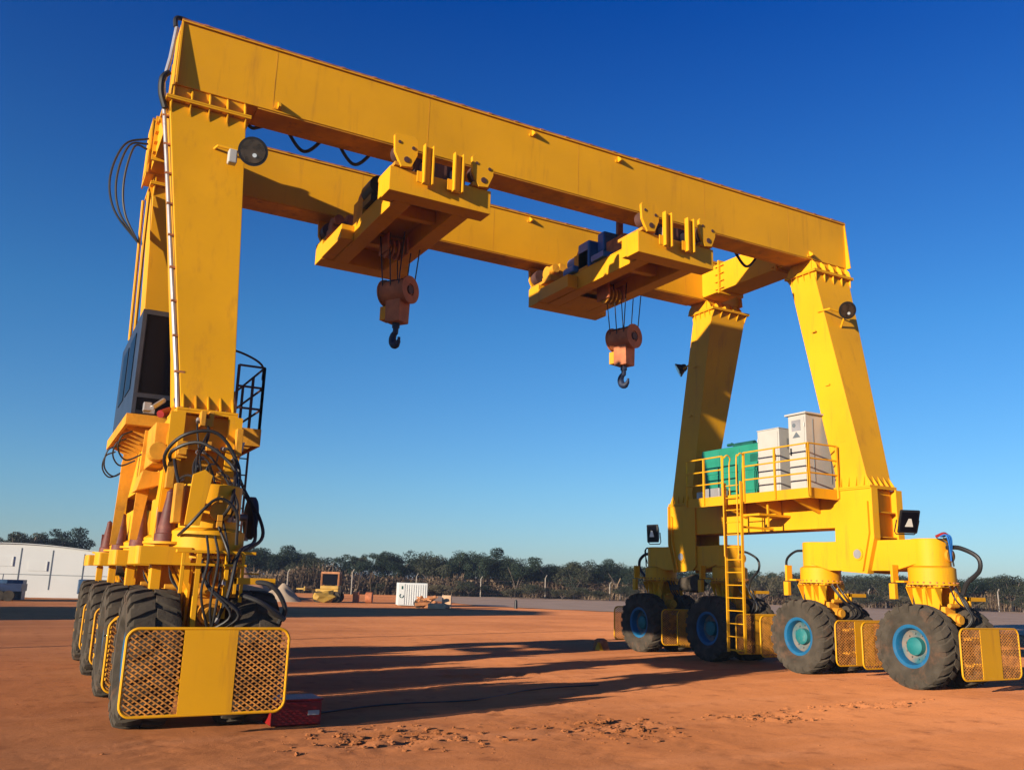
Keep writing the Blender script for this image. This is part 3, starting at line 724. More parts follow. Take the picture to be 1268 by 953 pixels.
mb = MB(); mb.prism([(1.72, 2.42), (1.90, 2.42), (2.0, 3.05), (1.90, 3.12), (1.76, 3.05)], 'y', 11.55, 11.58); mb.build('cover_plate', 'yellow', crane, bevel=.004)
mb = MB(); mb.box((1.66, 11.50, 2.085), (2.62, 11.60, 2.12)); mb.box((1.72, 11.46, 1.60), (1.76, 11.5, 2.08)); mb.box((2.44, 11.46, 1.5), (2.48, 11.5, 2.08)); mb.box((1.9, 11.5, 1.2), (1.96, 11.56, 2.08)); mb.box((2.25, 11.5, 1.3), (2.30, 11.56, 2.08)); mb.box((1.72, 11.44, 1.93), (2.5, 11.46, 1.96))
mb.split('yoke_strut', 'yellow', crane, bevel=.004)
mb = MB()
for k in range(2): mb.tube([(2.0+.1*k, 11.55, 2.3), (2.02+.12*k, 11.40, 2.0), (1.98+.12*k, 11.42, 1.6-.1*k), (2.1+.05*k, 11.5, 1.2)], .016)
mb.tube([(1.7, 11.8, 2.3), (1.75, 11.45, 2.4), (2.05, 11.4, 2.75), (2.3, 11.4, 2.6), (2.35, 11.45, 2.2)], .02); mb.tube([(1.62, 12.3, 3.3), (1.62, 12.0, 3.1), (1.66, 11.85, 2.9)], .02)
mb.tube([(2.5, 11.6, 1.75), (2.8, 11.35, 1.72), (3.0, 11.35, 1.45), (2.95, 11.4, 1.25)], .03); mb.tube([(2.45, 11.5, 1.6), (2.7, 11.3, 1.5), (3.0, 11.32, 1.3)], .03)
mb.split('hydraulic_hose', 'hose', crane, smooth=True)
mb = MB()     # chain with shackle hanging down the sill end
for k in range(10):
    z = 3.5-k*.075; q = MB if False else None
    mb.lathe([( -.006, .022), (.006, .022), (.006, .034), (-.006, .034)], (1.99+.01*math.sin(k), 12.86, z), 'x' if k % 2 else 'y', 10, close=True)
mb.build('chain', 'galv', crane)
mb = MB()     # hydraulic power box above the left sill, outer side
mb.box((1.46, 13.4, 3.35), (1.68, 14.5, 3.95)); mb.cyl((1.5, 13.1, 3.5), (1.5, 13.4, 3.5), .13); mb.prism([(1.35, 3.0), (1.68, 3.1), (1.68, 3.3), (1.42, 3.3)], 'y', 14.0, 14.6)
mb.build('hydraulic_pump', 'yellow_worn', crane, bevel=.01)
mb = MB()
for y in (14.3, 17.6): mb.prism([(1.38, 2.3), (1.48, 2.3), (1.68, 3.95), (1.42, 3.95)], 'y', y, y+.06)
mb.split('outrigger_plate', 'yellow_worn', crane)

# platform, railing, ladder on the right sill
mb = MB(); mb.box((15.30, 14.02, 3.99), (16.215, 18.15, 4.075)); mb.box((15.26, 13.98, 3.87), (15.30, 18.2, 4.10)); mb.box((15.301, 13.98, 3.87), (16.17, 14.02, 4.10))
mb.box((17.05, 14.2, 3.99), (17.9, 18.9, 4.075)); mb.box((16.2, 14.1, 4.082), (17.06, 18.8, 4.10))
pf = mb.build('platform', 'yellow', crane)
mb = MB()
for y in (14.6, 15.8, 17.0): mb.prism([(16.2, 3.985), (15.31, 3.985), (15.31, 3.90), (16.2, 3.6)], 'y', y-.03, y+.03)
mb.split('platform_bracket', 'yellow', pf)
def rail(parent, pts, name='railing', m='yellow', hs=(1.0, .66, .33), zb=4.10, step=.96, r=.019, stub=0):
    mb = MB()
    for a, b in zip(pts, pts[1:]):
        a, b = Vector(a), Vector(b); L = (b-a).length; n = max(1, round(L/step))
        for h in hs: mb.cyl(a+Vector((0, 0, zb+h)), b+Vector((0, 0, zb+h)), r, n=8)
        for k in range(n+1):
            p = a.lerp(b, k/n); mb.bar(p+Vector((0, 0, zb-.2)), p+Vector((0, 0, zb+hs[0])), .045, .045)
    return mb.build(name, m, parent, smooth=True)
rail(crane, [(15.24, 18.18, 0), (15.24, 16.78, 0)], step=.7); rail(crane, [(15.24, 16.02, 0), (15.24, 13.98, 0)]); rail(crane, [(15.24, 13.96, 0), (16.15, 13.96, 0)])
rail(crane, [(17.9, 14.2, 0), (17.9, 18.9, 0)])
def ladder(parent, x, y0, y1, z0, z1, m='yellow'):
    mb = MB()
    for y in (y0, y1): mb.bar((x, y, z0), (x, y, z1), .07, .03)
    n = int((z1-z0-.1)/.30)
    for k in range(n+1): mb.cyl((x, y0, z0+.06+k*.30), (x, y1, z0+.06+k*.30), .013, n=8)
    for s in (-1, 1):    # hooped hand rails
        yy = (y0+y1)/2+s*abs(y1-y0)*.42
        mb.tube([(x-.09, yy, 2.6), (x-.09, yy, 4.8), (x-.09, yy-.07, 5.02), (x-.02, yy-.1, 5.08), (x+.09, yy-.07, 5.0), (x+.12, yy, 4.8), (x+.12, yy, 4.0)], .017)
    mb.bar((x, y0, z0+.05), (x, y1, z0+.05), .05, .03)
    return mb.build('ladder', m, parent, smooth=True)
lad = ladder(crane, 15.16, 16.05, 16.62, .36, 4.4)
mb = MB(); mb.box((15.2, 15.5, 3.55), (16.2, 16.05, 3.60)); mb.box((15.5, 15.52, 3.3), (15.54, 15.56, 3.87)); mb.bar((15.2, 16.1, 3.3), (16.2, 16.1, 3.3), .05)
mb.build('ladder_stay', 'yellow', lad)
# small hoop guards beside the ladder foot are the rear wheel guards already built; dirty gearbox under the far bogie
for xc in (XL, XR):
    mb = MB(); mb.sphere((xc-.1, 19.55, 1.95), .3, (1.2, 1.3, .8), jit=.5); mb.box((xc-.4, 19.2, 1.75), (xc+.1, 20.1, 1.9)); mb.cyl((xc-.45, 19.0, 1.95), (xc-.25, 19.0, 1.95), .2)
    mb.build('gearbox', 'rubber', crane)

# walkway and ladder on the left end frame (inner side)
mb = MB(); mb.box((2.52, 15.3, 4.16), (3.36, 18.8, 4.22)); mb.prism([(2.52, 3.5), (3.32, 4.05), (3.36, 4.16), (2.52, 4.16)], 'y', 15.3, 15.36); mb.box((3.33, 15.3, 4.0), (3.37, 18.8, 4.30)); mb.box((2.52, 15.26, 4.0), (3.37, 15.3, 4.30))
mb.prism([(2.52, 3.5), (3.32, 4.05), (3.36, 4.16), (2.52, 4.16)], 'y', 17.3, 17.36)
wk = mb.build('walkway', 'yellow_worn', crane)
rail(crane, [(3.34, 18.8, 0), (3.34, 15.3, 0), (2.9, 15.3, 0)], zb=4.25, hs=(1.15, .78, .40), m='block_dark', r=.02, step=.85)  # railing coloured dark brown to stand in for the leg's shadow
mb = MB()
mb.tube([(2.52, 15.3, 5.65), (2.9, 15.3, 5.62), (3.28, 15.3, 5.45), (3.34, 15.4, 5.2)], .02)
for x in (3.16, 3.40): mb.bar((x, 16.3, 1.7), (x, 16.3, 4.2), .035)
for k in range(8): mb.cyl((3.16, 16.3, 1.8+.3*k), (3.40, 16.3, 1.8+.3*k), .012, n=8)
mb.build('ladder', 'block_dark', crane, smooth=True)
mb = MB(); mb.prism([(2.5, 3.1), (2.78, 3.05), (2.98, 3.95), (2.52, 3.95)], 'y', 14.6, 14.64); mb.build('side_panel', 'galv', crane)

# cab / switch room on the left sill, dark glazed front
mb = MB(); mb.box((1.27, 15.42, 4.36), (2.44, 18.85, 6.16)); cab = mb.build('operator_cab', 'dark_panel', crane, bevel=.02)
mb = MB(); mb.box((1.35, 15.400, 4.74), (2.38, 15.415, 6.06)); mb.build('windscreen', 'glass', cab)
mb = MB(); mb.box((1.34, 15.400, 4.44), (2.40, 15.415, 4.64)); mb.build('lower_window', 'glass', cab)
mb = MB()
for x0_, x1_ in ((1.27, 1.33), (2.40, 2.44)): mb.box((x0_, 15.38, 4.37), (x1_, 15.418, 6.15))
mb.box((1.331, 15.38, 6.07), (2.399, 15.418, 6.155)); mb.box((1.331, 15.38, 4.645), (2.399, 15.418, 4.715)); mb.split('window_frame', 'dark_panel', cab)
mb = MB()
for y in (16.1, 17.3): mb.box((1.256, y, 4.9), (1.268, y+.9, 5.9))
mb.split('side_window', 'glass', cab)
mb = MB(); mb.box((1.45, 15.30, 4.38), (1.62, 15.37, 4.50)); mb.build('cab_lamp', 'galv', cab)
mb = MB(); mb.box((1.20, 15.25, 4.16), (2.5, 15.40, 4.34)); mb.box((1.20, 15.402, 4.16), (1.25, 18.9, 4.34)); mb.box((1.251, 15.403, 4.30), (1.72, 18.88, 4.35))
for k in range(7): y = 15.75+k*.47; mb.prism([(1.255, 4.29), (1.69, 4.29), (1.69, 3.98), (1.255, 4.18)], 'y', y, y+.07)
mb.build('cab_floor_frame', 'yellow_worn', crane)
mb = MB(); mb.box((1.42, 15.05, 4.38), (1.54, 15.2, 4.52)); mb.cyl((1.5, 14.6, 4.35), (1.7, 14.9, 4.55), .04); mb.split('junction_box', 'galv', crane, bevel=.01)
mb = MB(); mb.cyl((1.6, 14.3, 4.22), (1.75, 14.5, 4.32), .06); mb.build('beacon', 'red_box', crane, smooth=True)
mb = MB()     # access ladder tubes on the outer side of far left leg
mb.tube([(1.33, 18.22, 9.4), (1.36, 18.30, 8.0), (1.41, 18.4, 6.3)], .035, sub=2); mb.tube([(1.24, 18.24, 9.2), (1.28, 18.32, 8.0), (1.33, 18.4, 6.3)], .03, sub=2)
mb.split('cable_pipe', 'yellow', crane, smooth=True)

# ------------------------------------------------------------------ generator and cabinets (stand on the platform)
ge = empty('generator_set', (16.5, 17.1, 4.1)); tag(ge, 'green enclosed generator on the right platform behind the yellow railing', 'generator')
mb = MB(); mb.box((15.95, 16.08, 4.20), (17.0, 18.35, 5.46)); body = mb.build('enclosure', 'green', ge, bevel=.025)
mb = MB()
for y in (16.14, 16.90, 17.66): mb.box((15.935, y, 4.28), (15.948, y+.68, 4.75)); mb.box((15.935, y, 4.79), (15.948, y+.68, 5.39))
mb.split('door_panel', 'green', body, bevel=.006)
mb = MB()
for k in range(8): mb.box((15.925, 16.18, 5.0+k*.025), (15.934, 16.5, 5.012+k*.025))
mb.build('louvre', 'green_dark', body)
mb = MB(); mb.box((15.97, 16.12, 4.102), (16.98, 18.33, 4.198)); mb.build('skid', 'black', ge)
mb = MB(); mb.cyl((16.5, 16.9, 5.58), (16.5, 17.6, 5.58), .08); mb.cyl((16.5, 17.6, 5.58), (16.5, 17.78, 5.66), .04); mb.box((16.3, 16.6, 5.462), (16.7, 17.7, 5.50)); mb.cyl((16.5, 17.75, 5.64), (16.5, 17.92, 5.64), .04)
mb.build('exhaust_silencer', 'green_dark', ge, smooth=True)
mb = MB(); mb.box((15.5, 17.2, 4.08), (15.8, 17.75, 4.36)); mb.box((15.52, 17.85, 4.08), (15.75, 18.1, 4.30)); mb.box((15.6, 17.3, 4.3), (15.7, 18.0, 4.33))
bt = mb.build('battery_box', 'galv', bevel=.01); tag(bt, 'small grey battery box at the left end of the platform, beside the green generator', 'box')
c1 = empty('electrical_cabinet', (16.2, 15.7, 4.1)); tag(c1, 'shorter white electrical cabinet next to the green generator on the platform', 'cabinet', 'white electrical cabinets on the platform')
mb = MB(); mb.box((15.75, 15.32, 4.104), (16.55, 16.04, 5.68)); b1 = mb.build('cabinet_body', 'white', c1, bevel=.012)
mb = MB(); mb.box((15.735, 15.36, 4.15), (15.748, 16.0, 5.62)); d1 = mb.build('door', 'white', c1, bevel=.004)
mb = MB(); mb.box((15.71, 15.42, 4.9), (15.735, 15.45, 5.05)); mb.build('handle', 'black', d1)
for z in (4.4, 4.95, 5.4): mb = MB(); mb.cyl((15.73, 16.01, z), (15.73, 16.01, z+.09), .012, n=8); mb.build('hinge', 'galv', d1)
mb = MB()
for k in range(9): mb.box((16.0+.0, 15.312, 5.2+k*.03), (16.3, 15.319, 5.212+k*.03))
mb.build('vent', 'seam', b1)
mb = MB(); mb.box((15.74, 15.31, 5.681), (16.56, 16.05, 5.70)); mb.build('lid', 'white', c1)
c2 = empty('electrical_cabinet', (16.4, 14.7, 4.1)); tag(c2, 'taller white electrical cabinet with a warning sign, nearest to the leg', 'cabinet', 'white electrical cabinets on the platform')
mb = MB(); mb.box((15.72, 14.44, 4.104), (17.10, 14.98, 5.90)); b2 = mb.build('cabinet_body', 'white', c2, bevel=.012)
mb = MB(); mb.box((15.66, 14.38, 5.902), (17.16, 15.04, 5.945)); mb.build('roof_plate', 'white', c2, bevel=.006)
mb = MB(); mb.box((15.705, 14.48, 4.15), (15.718, 14.94, 5.84)); d2 = mb.build('door', 'white', c2, bevel=.004)
for z in (4.5, 5.1, 5.6): mb = MB(); mb.cyl((15.70, 14.47, z), (15.70, 14.47, z+.09), .012, n=8); mb.build('hinge', 'galv', d2)
mb = MB(); mb.box((15.68, 14.88, 4.95), (15.704, 14.91, 5.12)); mb.build('handle', 'black', d2)
mb = MB(); mb.box((15.95, 14.428, 4.3), (15.955, 14.439, 5.8)); mb.box((16.5, 14.428, 4.3), (16.505, 14.439, 5.8)); mb.split('panel_joint', 'seam', b2)
mb = MB(); mb.box((15.700, 14.58, 5.52), (15.7045, 14.86, 5.78)); mb.build('warning_sign', 'galv', d2)
mb = MB(); mb.prism([(14.72, 5.50), (14.60, 5.36), (14.84, 5.36)], 'x', 15.699, 15.7045); mb.cyl((15.69, 14.78, 5.66), (15.70, 14.78, 5.66), .05, n=16); mb.build('sign_symbol', 'seam', d2)

# ------------------------------------------------------------------ trolleys
def trolley(x0, label, second):
    x1 = x0+2.10
    t = empty('hoist_trolley', (x0+1.05, 16.6, 8.8)); tag(t, label, 'crane trolley', 'hoist trolleys under the girders')
    z0, z1 = 8.80, 9.28
    mb = MB(); mb.box((x0, 14.20, z0), (x1, 14.62, z1)); mb.box((x0, 18.40, z0), (x1, 18.9, z1))
    mb.box((x0+.28, 14.622, z0), (x0+.62, 18.398, z1-.06)); mb.box((x1-.62, 14.622, z0), (x1-.28, 18.398, z1-.06))
    mb.box((x0+.622, 15.45, z0+.12), (x1-.622, 15.62, z1-.1)); mb.box((x0+.622, 17.2, z0+.12), (x1-.622, 17.4, z1-.1))
    mb.box((x0+.285, 14.625, z1-.055), (x1-.285, 18.395, z1-.03))
    mb.box((x0, 17.0, z0+.02), (x0+.278, 18.398, z1-.14)); mb.box((x0, 14.622, z0+.03), (x0+.278, 14.8, z1))
    if second:
        mb.box((x0+.625, 17.405, z0+.0), (x1-.63, 18.395, z0+.02))
    fr = mb.build('trolley_frame', 'yellow', t, bevel=.01)
    for yy, s in ((14.14, -1), (18.96, 1)):
        for xa in (x0+.02, x1-.48):
            mb = MB(); pts = [(xa, 9.86), (xa+.04, 9.91), (xa+.40, 9.93), (xa+.47, 9.86), (xa+.47, 9.56), (xa+.36, 9.30), (xa+.16, 9.27), (xa+.02, 9.54)]
            mb.prism(pts, 'y', yy-.035, yy+.035); wp = mb.build('wheel_plate', 'yellow', t, bevel=.004)
            mb = MB()
            for px_, pz_, r_ in ((.1, .74, .03), (.38, .68, .035), (.26, .42, .06)):
                mb.cyl((xa+px_, yy+s*.036, 9.0+pz_), (xa+px_, yy+s*.05, 9.0+pz_), r_, n=10)
            mb.split('plate_bolt', 'block_dark', wp, smooth=True)
            g0 = 14.59 if s < 0 else 18.5
            mb = MB(); mb.cyl((xa+.23, yy-s*.03, 9.62), (xa+.23, yy-s*.28, 9.62), .19, n=28); mb.build('trolley_wheel', 'block_dark', t, smooth=True)
            mb = MB(); mb.box((xa+.05, min(yy, yy-s*.9), 9.29), (xa+.40, max(yy, yy-s*.9), 9.36)); mb.build('wheel_carrier', 'yellow_worn', t)
        for xa in (x0+.60, x0+1.22):
            mb = MB(); y_ = yy+s*.03
            mb.box((xa, y_-.015, 9.02), (xa+.20, y_+.015, 9.80)); mb.box((xa, y_+s*.016, 9.02), (xa+.03, y_+s*.10, 9.80)); mb.box((xa+.17, y_+s*.016, 9.02), (xa+.20, y_+s*.10, 9.80))
            mb.box((xa-.10, y_-.012, 9.04), (xa-.002, y_+.012, 9.26)); mb.build('side_guide', 'yellow', t, bevel=.003)
            mb = MB(); mb.cyl((xa+.02, yy-s*.1, 9.38), (xa+.18, yy-s*.1, 9.38), .12, n=20); mb.build('guide_roller', 'galv', t, smooth=True)
    for yy in (14.30, 18.52):
        mb = MB(); mb.box((x0+.52, yy, 9.282), (x1-.52, yy+.22, 9.62)); mb.build('guide_housing', 'block_dark', t, bevel=.01)
    # hoist gear on deck
    mb = MB(); mb.cyl((x0+.35, 16.9, 9.62), (x1-.35, 16.9, 9.62), .24, n=32)
    for x in (x0+.36, x1-.38): mb.cyl((x, 16.9, 9.62), (x+.03, 16.9, 9.62), .30, n=32)
    mb.build('rope_drum', 'block_red', t, smooth=True)
    mb = MB(); mb.box((x0+.30, 16.6, 9.26), (x0+.36, 17.2, 9.70)); mb.box((x1-.36, 16.6, 9.26), (x1-.30, 17.2, 9.70)); mb.split('drum_bearing', 'yellow_worn', t)
    mb = MB(); mb.cyl((x0+.35, 16.3, 9.60) if not second else (x0+.55, 17.1, 9.62), (x0+.35, 15.75, 9.60) if not second else (x0+.55, 17.6, 9.62), .20, n=24)
    mb.box((x0+.2, 15.8, 9.26), (x0+.5, 16.3, 9.40)); mb.build('hoist_motor', 'black' if not second else 'motor_blue', t, smooth=True)
    if second:
        mb = MB(); mb.box((x0+.30, 16.55, 9.26), (x0+.85, 17.05, 9.95)); mb.box((x0+.5, 16.2, 9.6), (x0+1.2, 16.5, 10.1)); mb.box((x0+.15, 17.0, 9.24), (x0+.6, 17.5, 9.42)); mb.build('gearbox', 'motor_blue', t, bevel=.05)
    mb = MB(); mb.bar((x0+.95, 16.2, 9.25), (x0+.95, 16.2, 10.6) if second else (x0+.95, 16.2, 9.8), .14, .10); mb.box((x0+.5, 15.4, 9.26), (x0+1.5, 16.1, 9.75)); mb.build('winch_frame', 'rail_rust', t)
    mb = MB(); yy = 18.2; mb.cyl((x0+.10, yy, 9.55), (x0+.40, yy, 9.55), .17, n=20); mb.box((x0+.05, yy-.3, 9.28), (x0+.45, yy+.1, 9.42)); mb.box((x0+.45, yy-.1, 9.29), (x0+.62, yy+.2, 9.85)); mb.cyl((x0+.2, yy-.32, 9.6), (x0+.2, yy-.1, 9.6), .11)
    mb.split('travel_drive', 'rail_rust' if not second else 'yellow_worn', t, smooth=True)
    # sheave nest under the deck
    mb = MB()
    for k in range(4): mb.lathe([(-.018, .10), (-.018, .21), (.018, .21), (.018, .10)], (x0+.95+.11*k, 16.8, 8.72), 'x', 28, close=True)
    mb.split('upper_sheave', 'block_red' if not second else 'yellow_worn', t, smooth=True)
    mb = MB(); mb.box((x0+.88, 16.55, 8.60), (x0+.92, 17.05, 8.98)); mb.box((x0+1.32, 16.55, 8.60), (x0+1.36, 17.05, 8.98)); mb.split('sheave_bracket', 'block_red', t)
    return t
TA = 5.03; TB = 10.69
trolley(TA, 'left hoist trolley with dark motor, slung under the two girders', False)
trolley(TB, 'right hoist trolley with blue motor and tall post, slung under the two girders', True)

def hook_block(x, y, zt, ztop, label, bottom, rz):
    h = empty('hook_block', (x, y, bottom)); tag(h, label, 'hook block', 'hook blocks hanging on wire ropes')
    c = (x, y, 0)
    mb = MB()
    for k in (-.20, -.07, .07, .20): mb.lathe([(-.025, .05), (-.025, .27), (.025, .27), (.025, .05)], (x+k, y, zt-.28), 'x', 32, close=True)
    mb.rotz(rz, c).split('sheave', 'black', h, smooth=True)
    mb = MB(); r0 = .285; P0 = [(y+r0*math.cos(R(a)), zt-.28+r0*math.sin(R(a))) for a in range(-200, 21, 20)]; P1 = [(p[0]*1.0-(p[0]-y)*.06, p[1]+(.28-zt+p[1])*0) for p in P0[::-1]]
    mb.prism([(y+.285*math.cos(R(a)), zt-.28+.285*math.sin(R(a))) for a in range(-215, 36, 10)], 'x', x-.30, x+.30)
    mb.rotz(rz, c).build('sheave_casing', 'block_red', h, bevel=.01, smooth=True)
    mb = MB()
    for k in (-.335, .301):
        mb.lathe([(k, .13), (k, .30), (k+.034, .30), (k+.034, .13)], (x, y, zt-.28), 'x', 32, close=True)
    mb.rotz(rz, c).split('cheek_plate', 'block_red', h, smooth=True)
    mb = MB(); mb.cyl((x-.345, y, zt-.28), (x+.345, y, zt-.28), .09, n=20); mb.rotz(rz, c).build('axle', 'block_dark', h, smooth=True)
    mb = MB(); mb.prism([(y-.19, zt-.50), (y+.19, zt-.50), (y+.17, zt-.98), (y-.17, zt-.98)], 'x', x-.17, x+.20); mb.rotz(rz, c).build('crosshead', 'block_red', h, bevel=.015)
    mb = MB(); mb.box((x-.32, y-.17, zt-.92), (x-.172, y+.08, zt-.62)); mb.rotz(rz, c).build('limit_weight', 'yellow_worn' if rz < -.6 else 'block_red', h, bevel=.01)
    mb = MB(); z = zt-.98; pts = [(x, y, z), (x, y, z-.17)]
    for k in range(15):
        t = R(80-k*19); pts.append((x, y+.115*math.cos(t)-.02, z-.34+.14*math.sin(t)))
    P = [Vector(p) for p in pts]; rings = []
    for i, p in enumerate(P):
        d = (P[min(i+1, len(P)-1)]-P[max(i-1, 0)]).normalized(); u = Vector((1, 0, 0)); v = d.cross(u)
        r_ = .060 if i < 3 else (.062+.022*math.sin(min(1, (i-3)/11)*math.pi))*(1 if i < 13 else (.8 if i < 15 else .5))
        rings.append([p+(u*math.cos(a)+v*math.sin(a))*r_ for a in [j*math.pi/5 for j in range(10)]])
    mb.quad_loft(rings); mb.rotz(R(15), c).build('hook', 'hook_blue', h, smooth=True)
    mb = MB(); mb.cyl((x, y, z+.001), (x, y, z-.10), .08, n=16); mb.build('hook_nut', 'hook_blue', h, smooth=True)
    mb = MB(); cr, sr = math.cos(rz), math.sin(rz)
    for k, xx in enumerate((-.20, 0, .20)):
        for s_ in (-1, 1):
            a = xx; b = s_*.265; q = Vector((x+a*cr-b*sr, y+a*sr+b*cr, zt-.28)); a, b = xx*1.6, s_*(.30+.1*(k % 2))
            mb.cyl(q, (x+a*cr-b*sr, y+a*sr+b*cr, ztop), .013, n=6)
    mb.split('wire_rope', 'hose', h, smooth=True)
hook_block(6.30, 16.8, 8.08, 9.0, 'reddish hook block with dark blue hook drawn up close below the left trolley', 6.55, R(-58))
hook_block(12.20, 16.8, 8.0, 9.0, 'reddish hook block with dark blue hook hanging on ropes below the right trolley', 6.45, R(-74))

# ------------------------------------------------------------------ small things on the ground
mb = MB(); mb.box((2.98, 11.50, .005), (3.62, 11.98, .30)); rb = mb.build('tool_box', 'red_box', bevel=.02); tag(rb, 'red metal box in the shade beside the front left wheels', 'box')
mb = MB(); mb.box((3.44, 11.485, .13), (3.585, 11.498, .185)); mb.build('sticker', 'white', rb)
mb = MB(); mb.box((2.97, 11.49, .302), (3.63, 11.99, .325)); mb.build('lid', 'red_box', rb, bevel=.006)
ch = empty('wheel_chock', (15.05, 21.9, 0)); tag(ch, 'small rusty and yellow steel wheel chock on the dirt by the farthest right wheel', 'wheel chock')
mb = MB(); mb.prism([(21.6, .005), (22.1, .005), (22.05, .26), (21.9, .32), (21.75, .28)], 'x', 14.95, 15.2); mb.build('chock_body', 'rail_rust', ch, bevel=.01)
mb = MB(); mb.prism([(21.55, .005), (21.85, .005), (21.72, .22)], 'x', 14.85, 14.94); mb.build('chock_face', 'yellow', ch)

# ------------------------------------------------------------------ yard behind
VD = Vector((fw.x, fw.y, 0)).normalized(); VR = Vector((rt0.x, rt0.y, 0))
def onaxes(O, d, r):
    return lambda a, b, z: O+r*a+d*b+Vector((0, 0, z))
def fbox(mb, F, a0, a1, b0, b1, z0, z1): mb.quad_loft([[F(a0, b0, z), F(a1, b0, z), F(a1, b1, z), F(a0, b1, z)] for z in (z0, z1)])
# white shed with a curved roof line
O = G(46, 59); r_ = Vector((.985, -.17, 0)).normalized(); d_ = Vector((-r_.y, r_.x, 0)); F = onaxes(O, d_, r_)
shed = empty('storage_shed', O); tag(shed, 'long white shed with a low curved roof at the far left edge of the yard', 'shed')
HW, HB, HT = 9.4, 1.9, 3.36
def top(a): return HB+(HT-HB)*math.cos(max(-1, min(1, a/HW))*math.pi/2*.86)
outline = [(-HW+2*HW*i/24) for i in range(25)]
mb = MB(); fr = [F(-HW, 0, -.1)]+[F(a, 0, top(a)) for a in outline]+[F(HW, 0, -.1)]; bk = [p+d_*12 for p in fr]
mb.quad_loft([fr, bk]); mb.build('wall', 'shed_white', shed)
mb = MB(); mb.quad_loft([[F(a, -.15, top(a)+.005) for a in outline]+[F(a, -.15, top(a)+.05) for a in outline[::-1]], [F(a, 12.2, top(a)+.005) for a in outline]+[F(a, 12.2, top(a)+.05) for a in outline[::-1]]]); mb.build('roof', 'shed_white', shed)
mb = MB()
for a in (-6.9, -5.1, -3.2, -1.35, .55, 2.4, 4.3, 6.2): fbox(mb, F, a-.03, a+.03, -.02, -.002, .5 if a > -2 else 0, top(a)-.25)
fbox(mb, F, -HW, HW, -.021, -.003, 1.42, 1.45); fbox(mb, F, -.32, -.30, -.018, -.001, 0, 1.42); mb.build('panel_seam', 'seam', shed)
mb = MB()
for a, z in ((-2.6, 2.05), (-.4, 2.25), (1.6, 2.0)):
    fbox(mb, F, a-.55, a+.55, -.03, -.004, z-.32, z+.3); fbox(mb, F, a+.5, a+.56, -.06, -.031, z-.32, z+.3)
mb.split('vent_panel', 'shed_white', shed)
# dark trailer and tank in front of the shed
O2 = G(20, 52); F2 = onaxes(O2, d_, r_)
tr = empty('flatbed_trailer', O2); tag(tr, 'dark blue flatbed trailer parked in front of the white shed', 'trailer')
mb = MB(); fbox(mb, F2, -3, 2.0, -.9, .9, .55, .95); mb.build('deck', 'navy', tr)
mb = MB(); 
for a in (-2.3, -1.4, .9, 1.4): mb.cyl(F2(a, -.9, .3), F2(a, -.6, .3), .3, n=18)
mb.build('wheel', 'rubber', tr, smooth=True)
mb = MB(); fbox(mb, F2, -.5, 1.1, 1.0, 2.2, .1, 1.15) if False else fbox(mb, F2, .3, 1.7, 1.2, 2.4, .02, 1.15); cr = mb.build('steel_crate', 'steel_blue'); tag(cr, 'grey blue steel crate standing behind the flatbed trailer at the white shed', 'crate')
mb = MB(); mb.cyl(F2(-.9, 0, .96), F2(-.9, 0, 1.75), .28, n=20); dr = mb.build('steel_drum', 'steel_blue', smooth=True); tag(dr, 'upright blue steel drum standing on the dark flatbed trailer', 'drum')
# rear dark vehicle near the right end of shed
O3 = G(143, 52); F3 = onaxes(O3, d_, r_); mb = MB(); fbox(mb, F3, -.6, .5, 0, 1.2, .5, 1.3); ub = mb.build('water_tank', 'steel_blue', bevel=.05); tag(ub, 'small dark blue tank behind the front left wheels, right of the white shed', 'tank')

# heaps
def heap(name, u, dep, w, h, m, label, cat, seed, dpt=None):
    O = G(u, dep); bm = bmesh.new(); n = 22; dpt = dpt or w*.7; rows = []
    for j in range(n+1):
        row = []
        for i in range(n+1):
            a, b = -1+2*i/n, -1+2*j/n; rr_ = math.sqrt(a*a+b*b)
            z = max(0, 1-rr_)**.85*h*(1+.35*noise.noise(Vector((a*2+seed, b*2, 0))))+.0
            p = O+VR*a*w+VD*b*dpt; row.append(bm.verts.new((p.x, p.y, z-.02)))
        rows.append(row)
    for A, B in zip(rows, rows[1:]):
        for i in range(n): bm.faces.new((A[i], A[i+1], B[i+1], B[i]))
    mb = MB(); mb.bm.free(); mb.bm = bm; o = mb.build(name, m, smooth=True, ang=60); tag(o, label, cat)
heap('dirt_heap', 324, 74, 2.7, 2.6, 'earth_pile', 'brown conical heap of earth just right of the front left wheels', 'heap', 1)
heap('sand_heap', 370, 67, 1.5, 1.3, 'sand_pile', 'pale low heap of sand between the brown heap and the yellow loader', 'heap', 5)

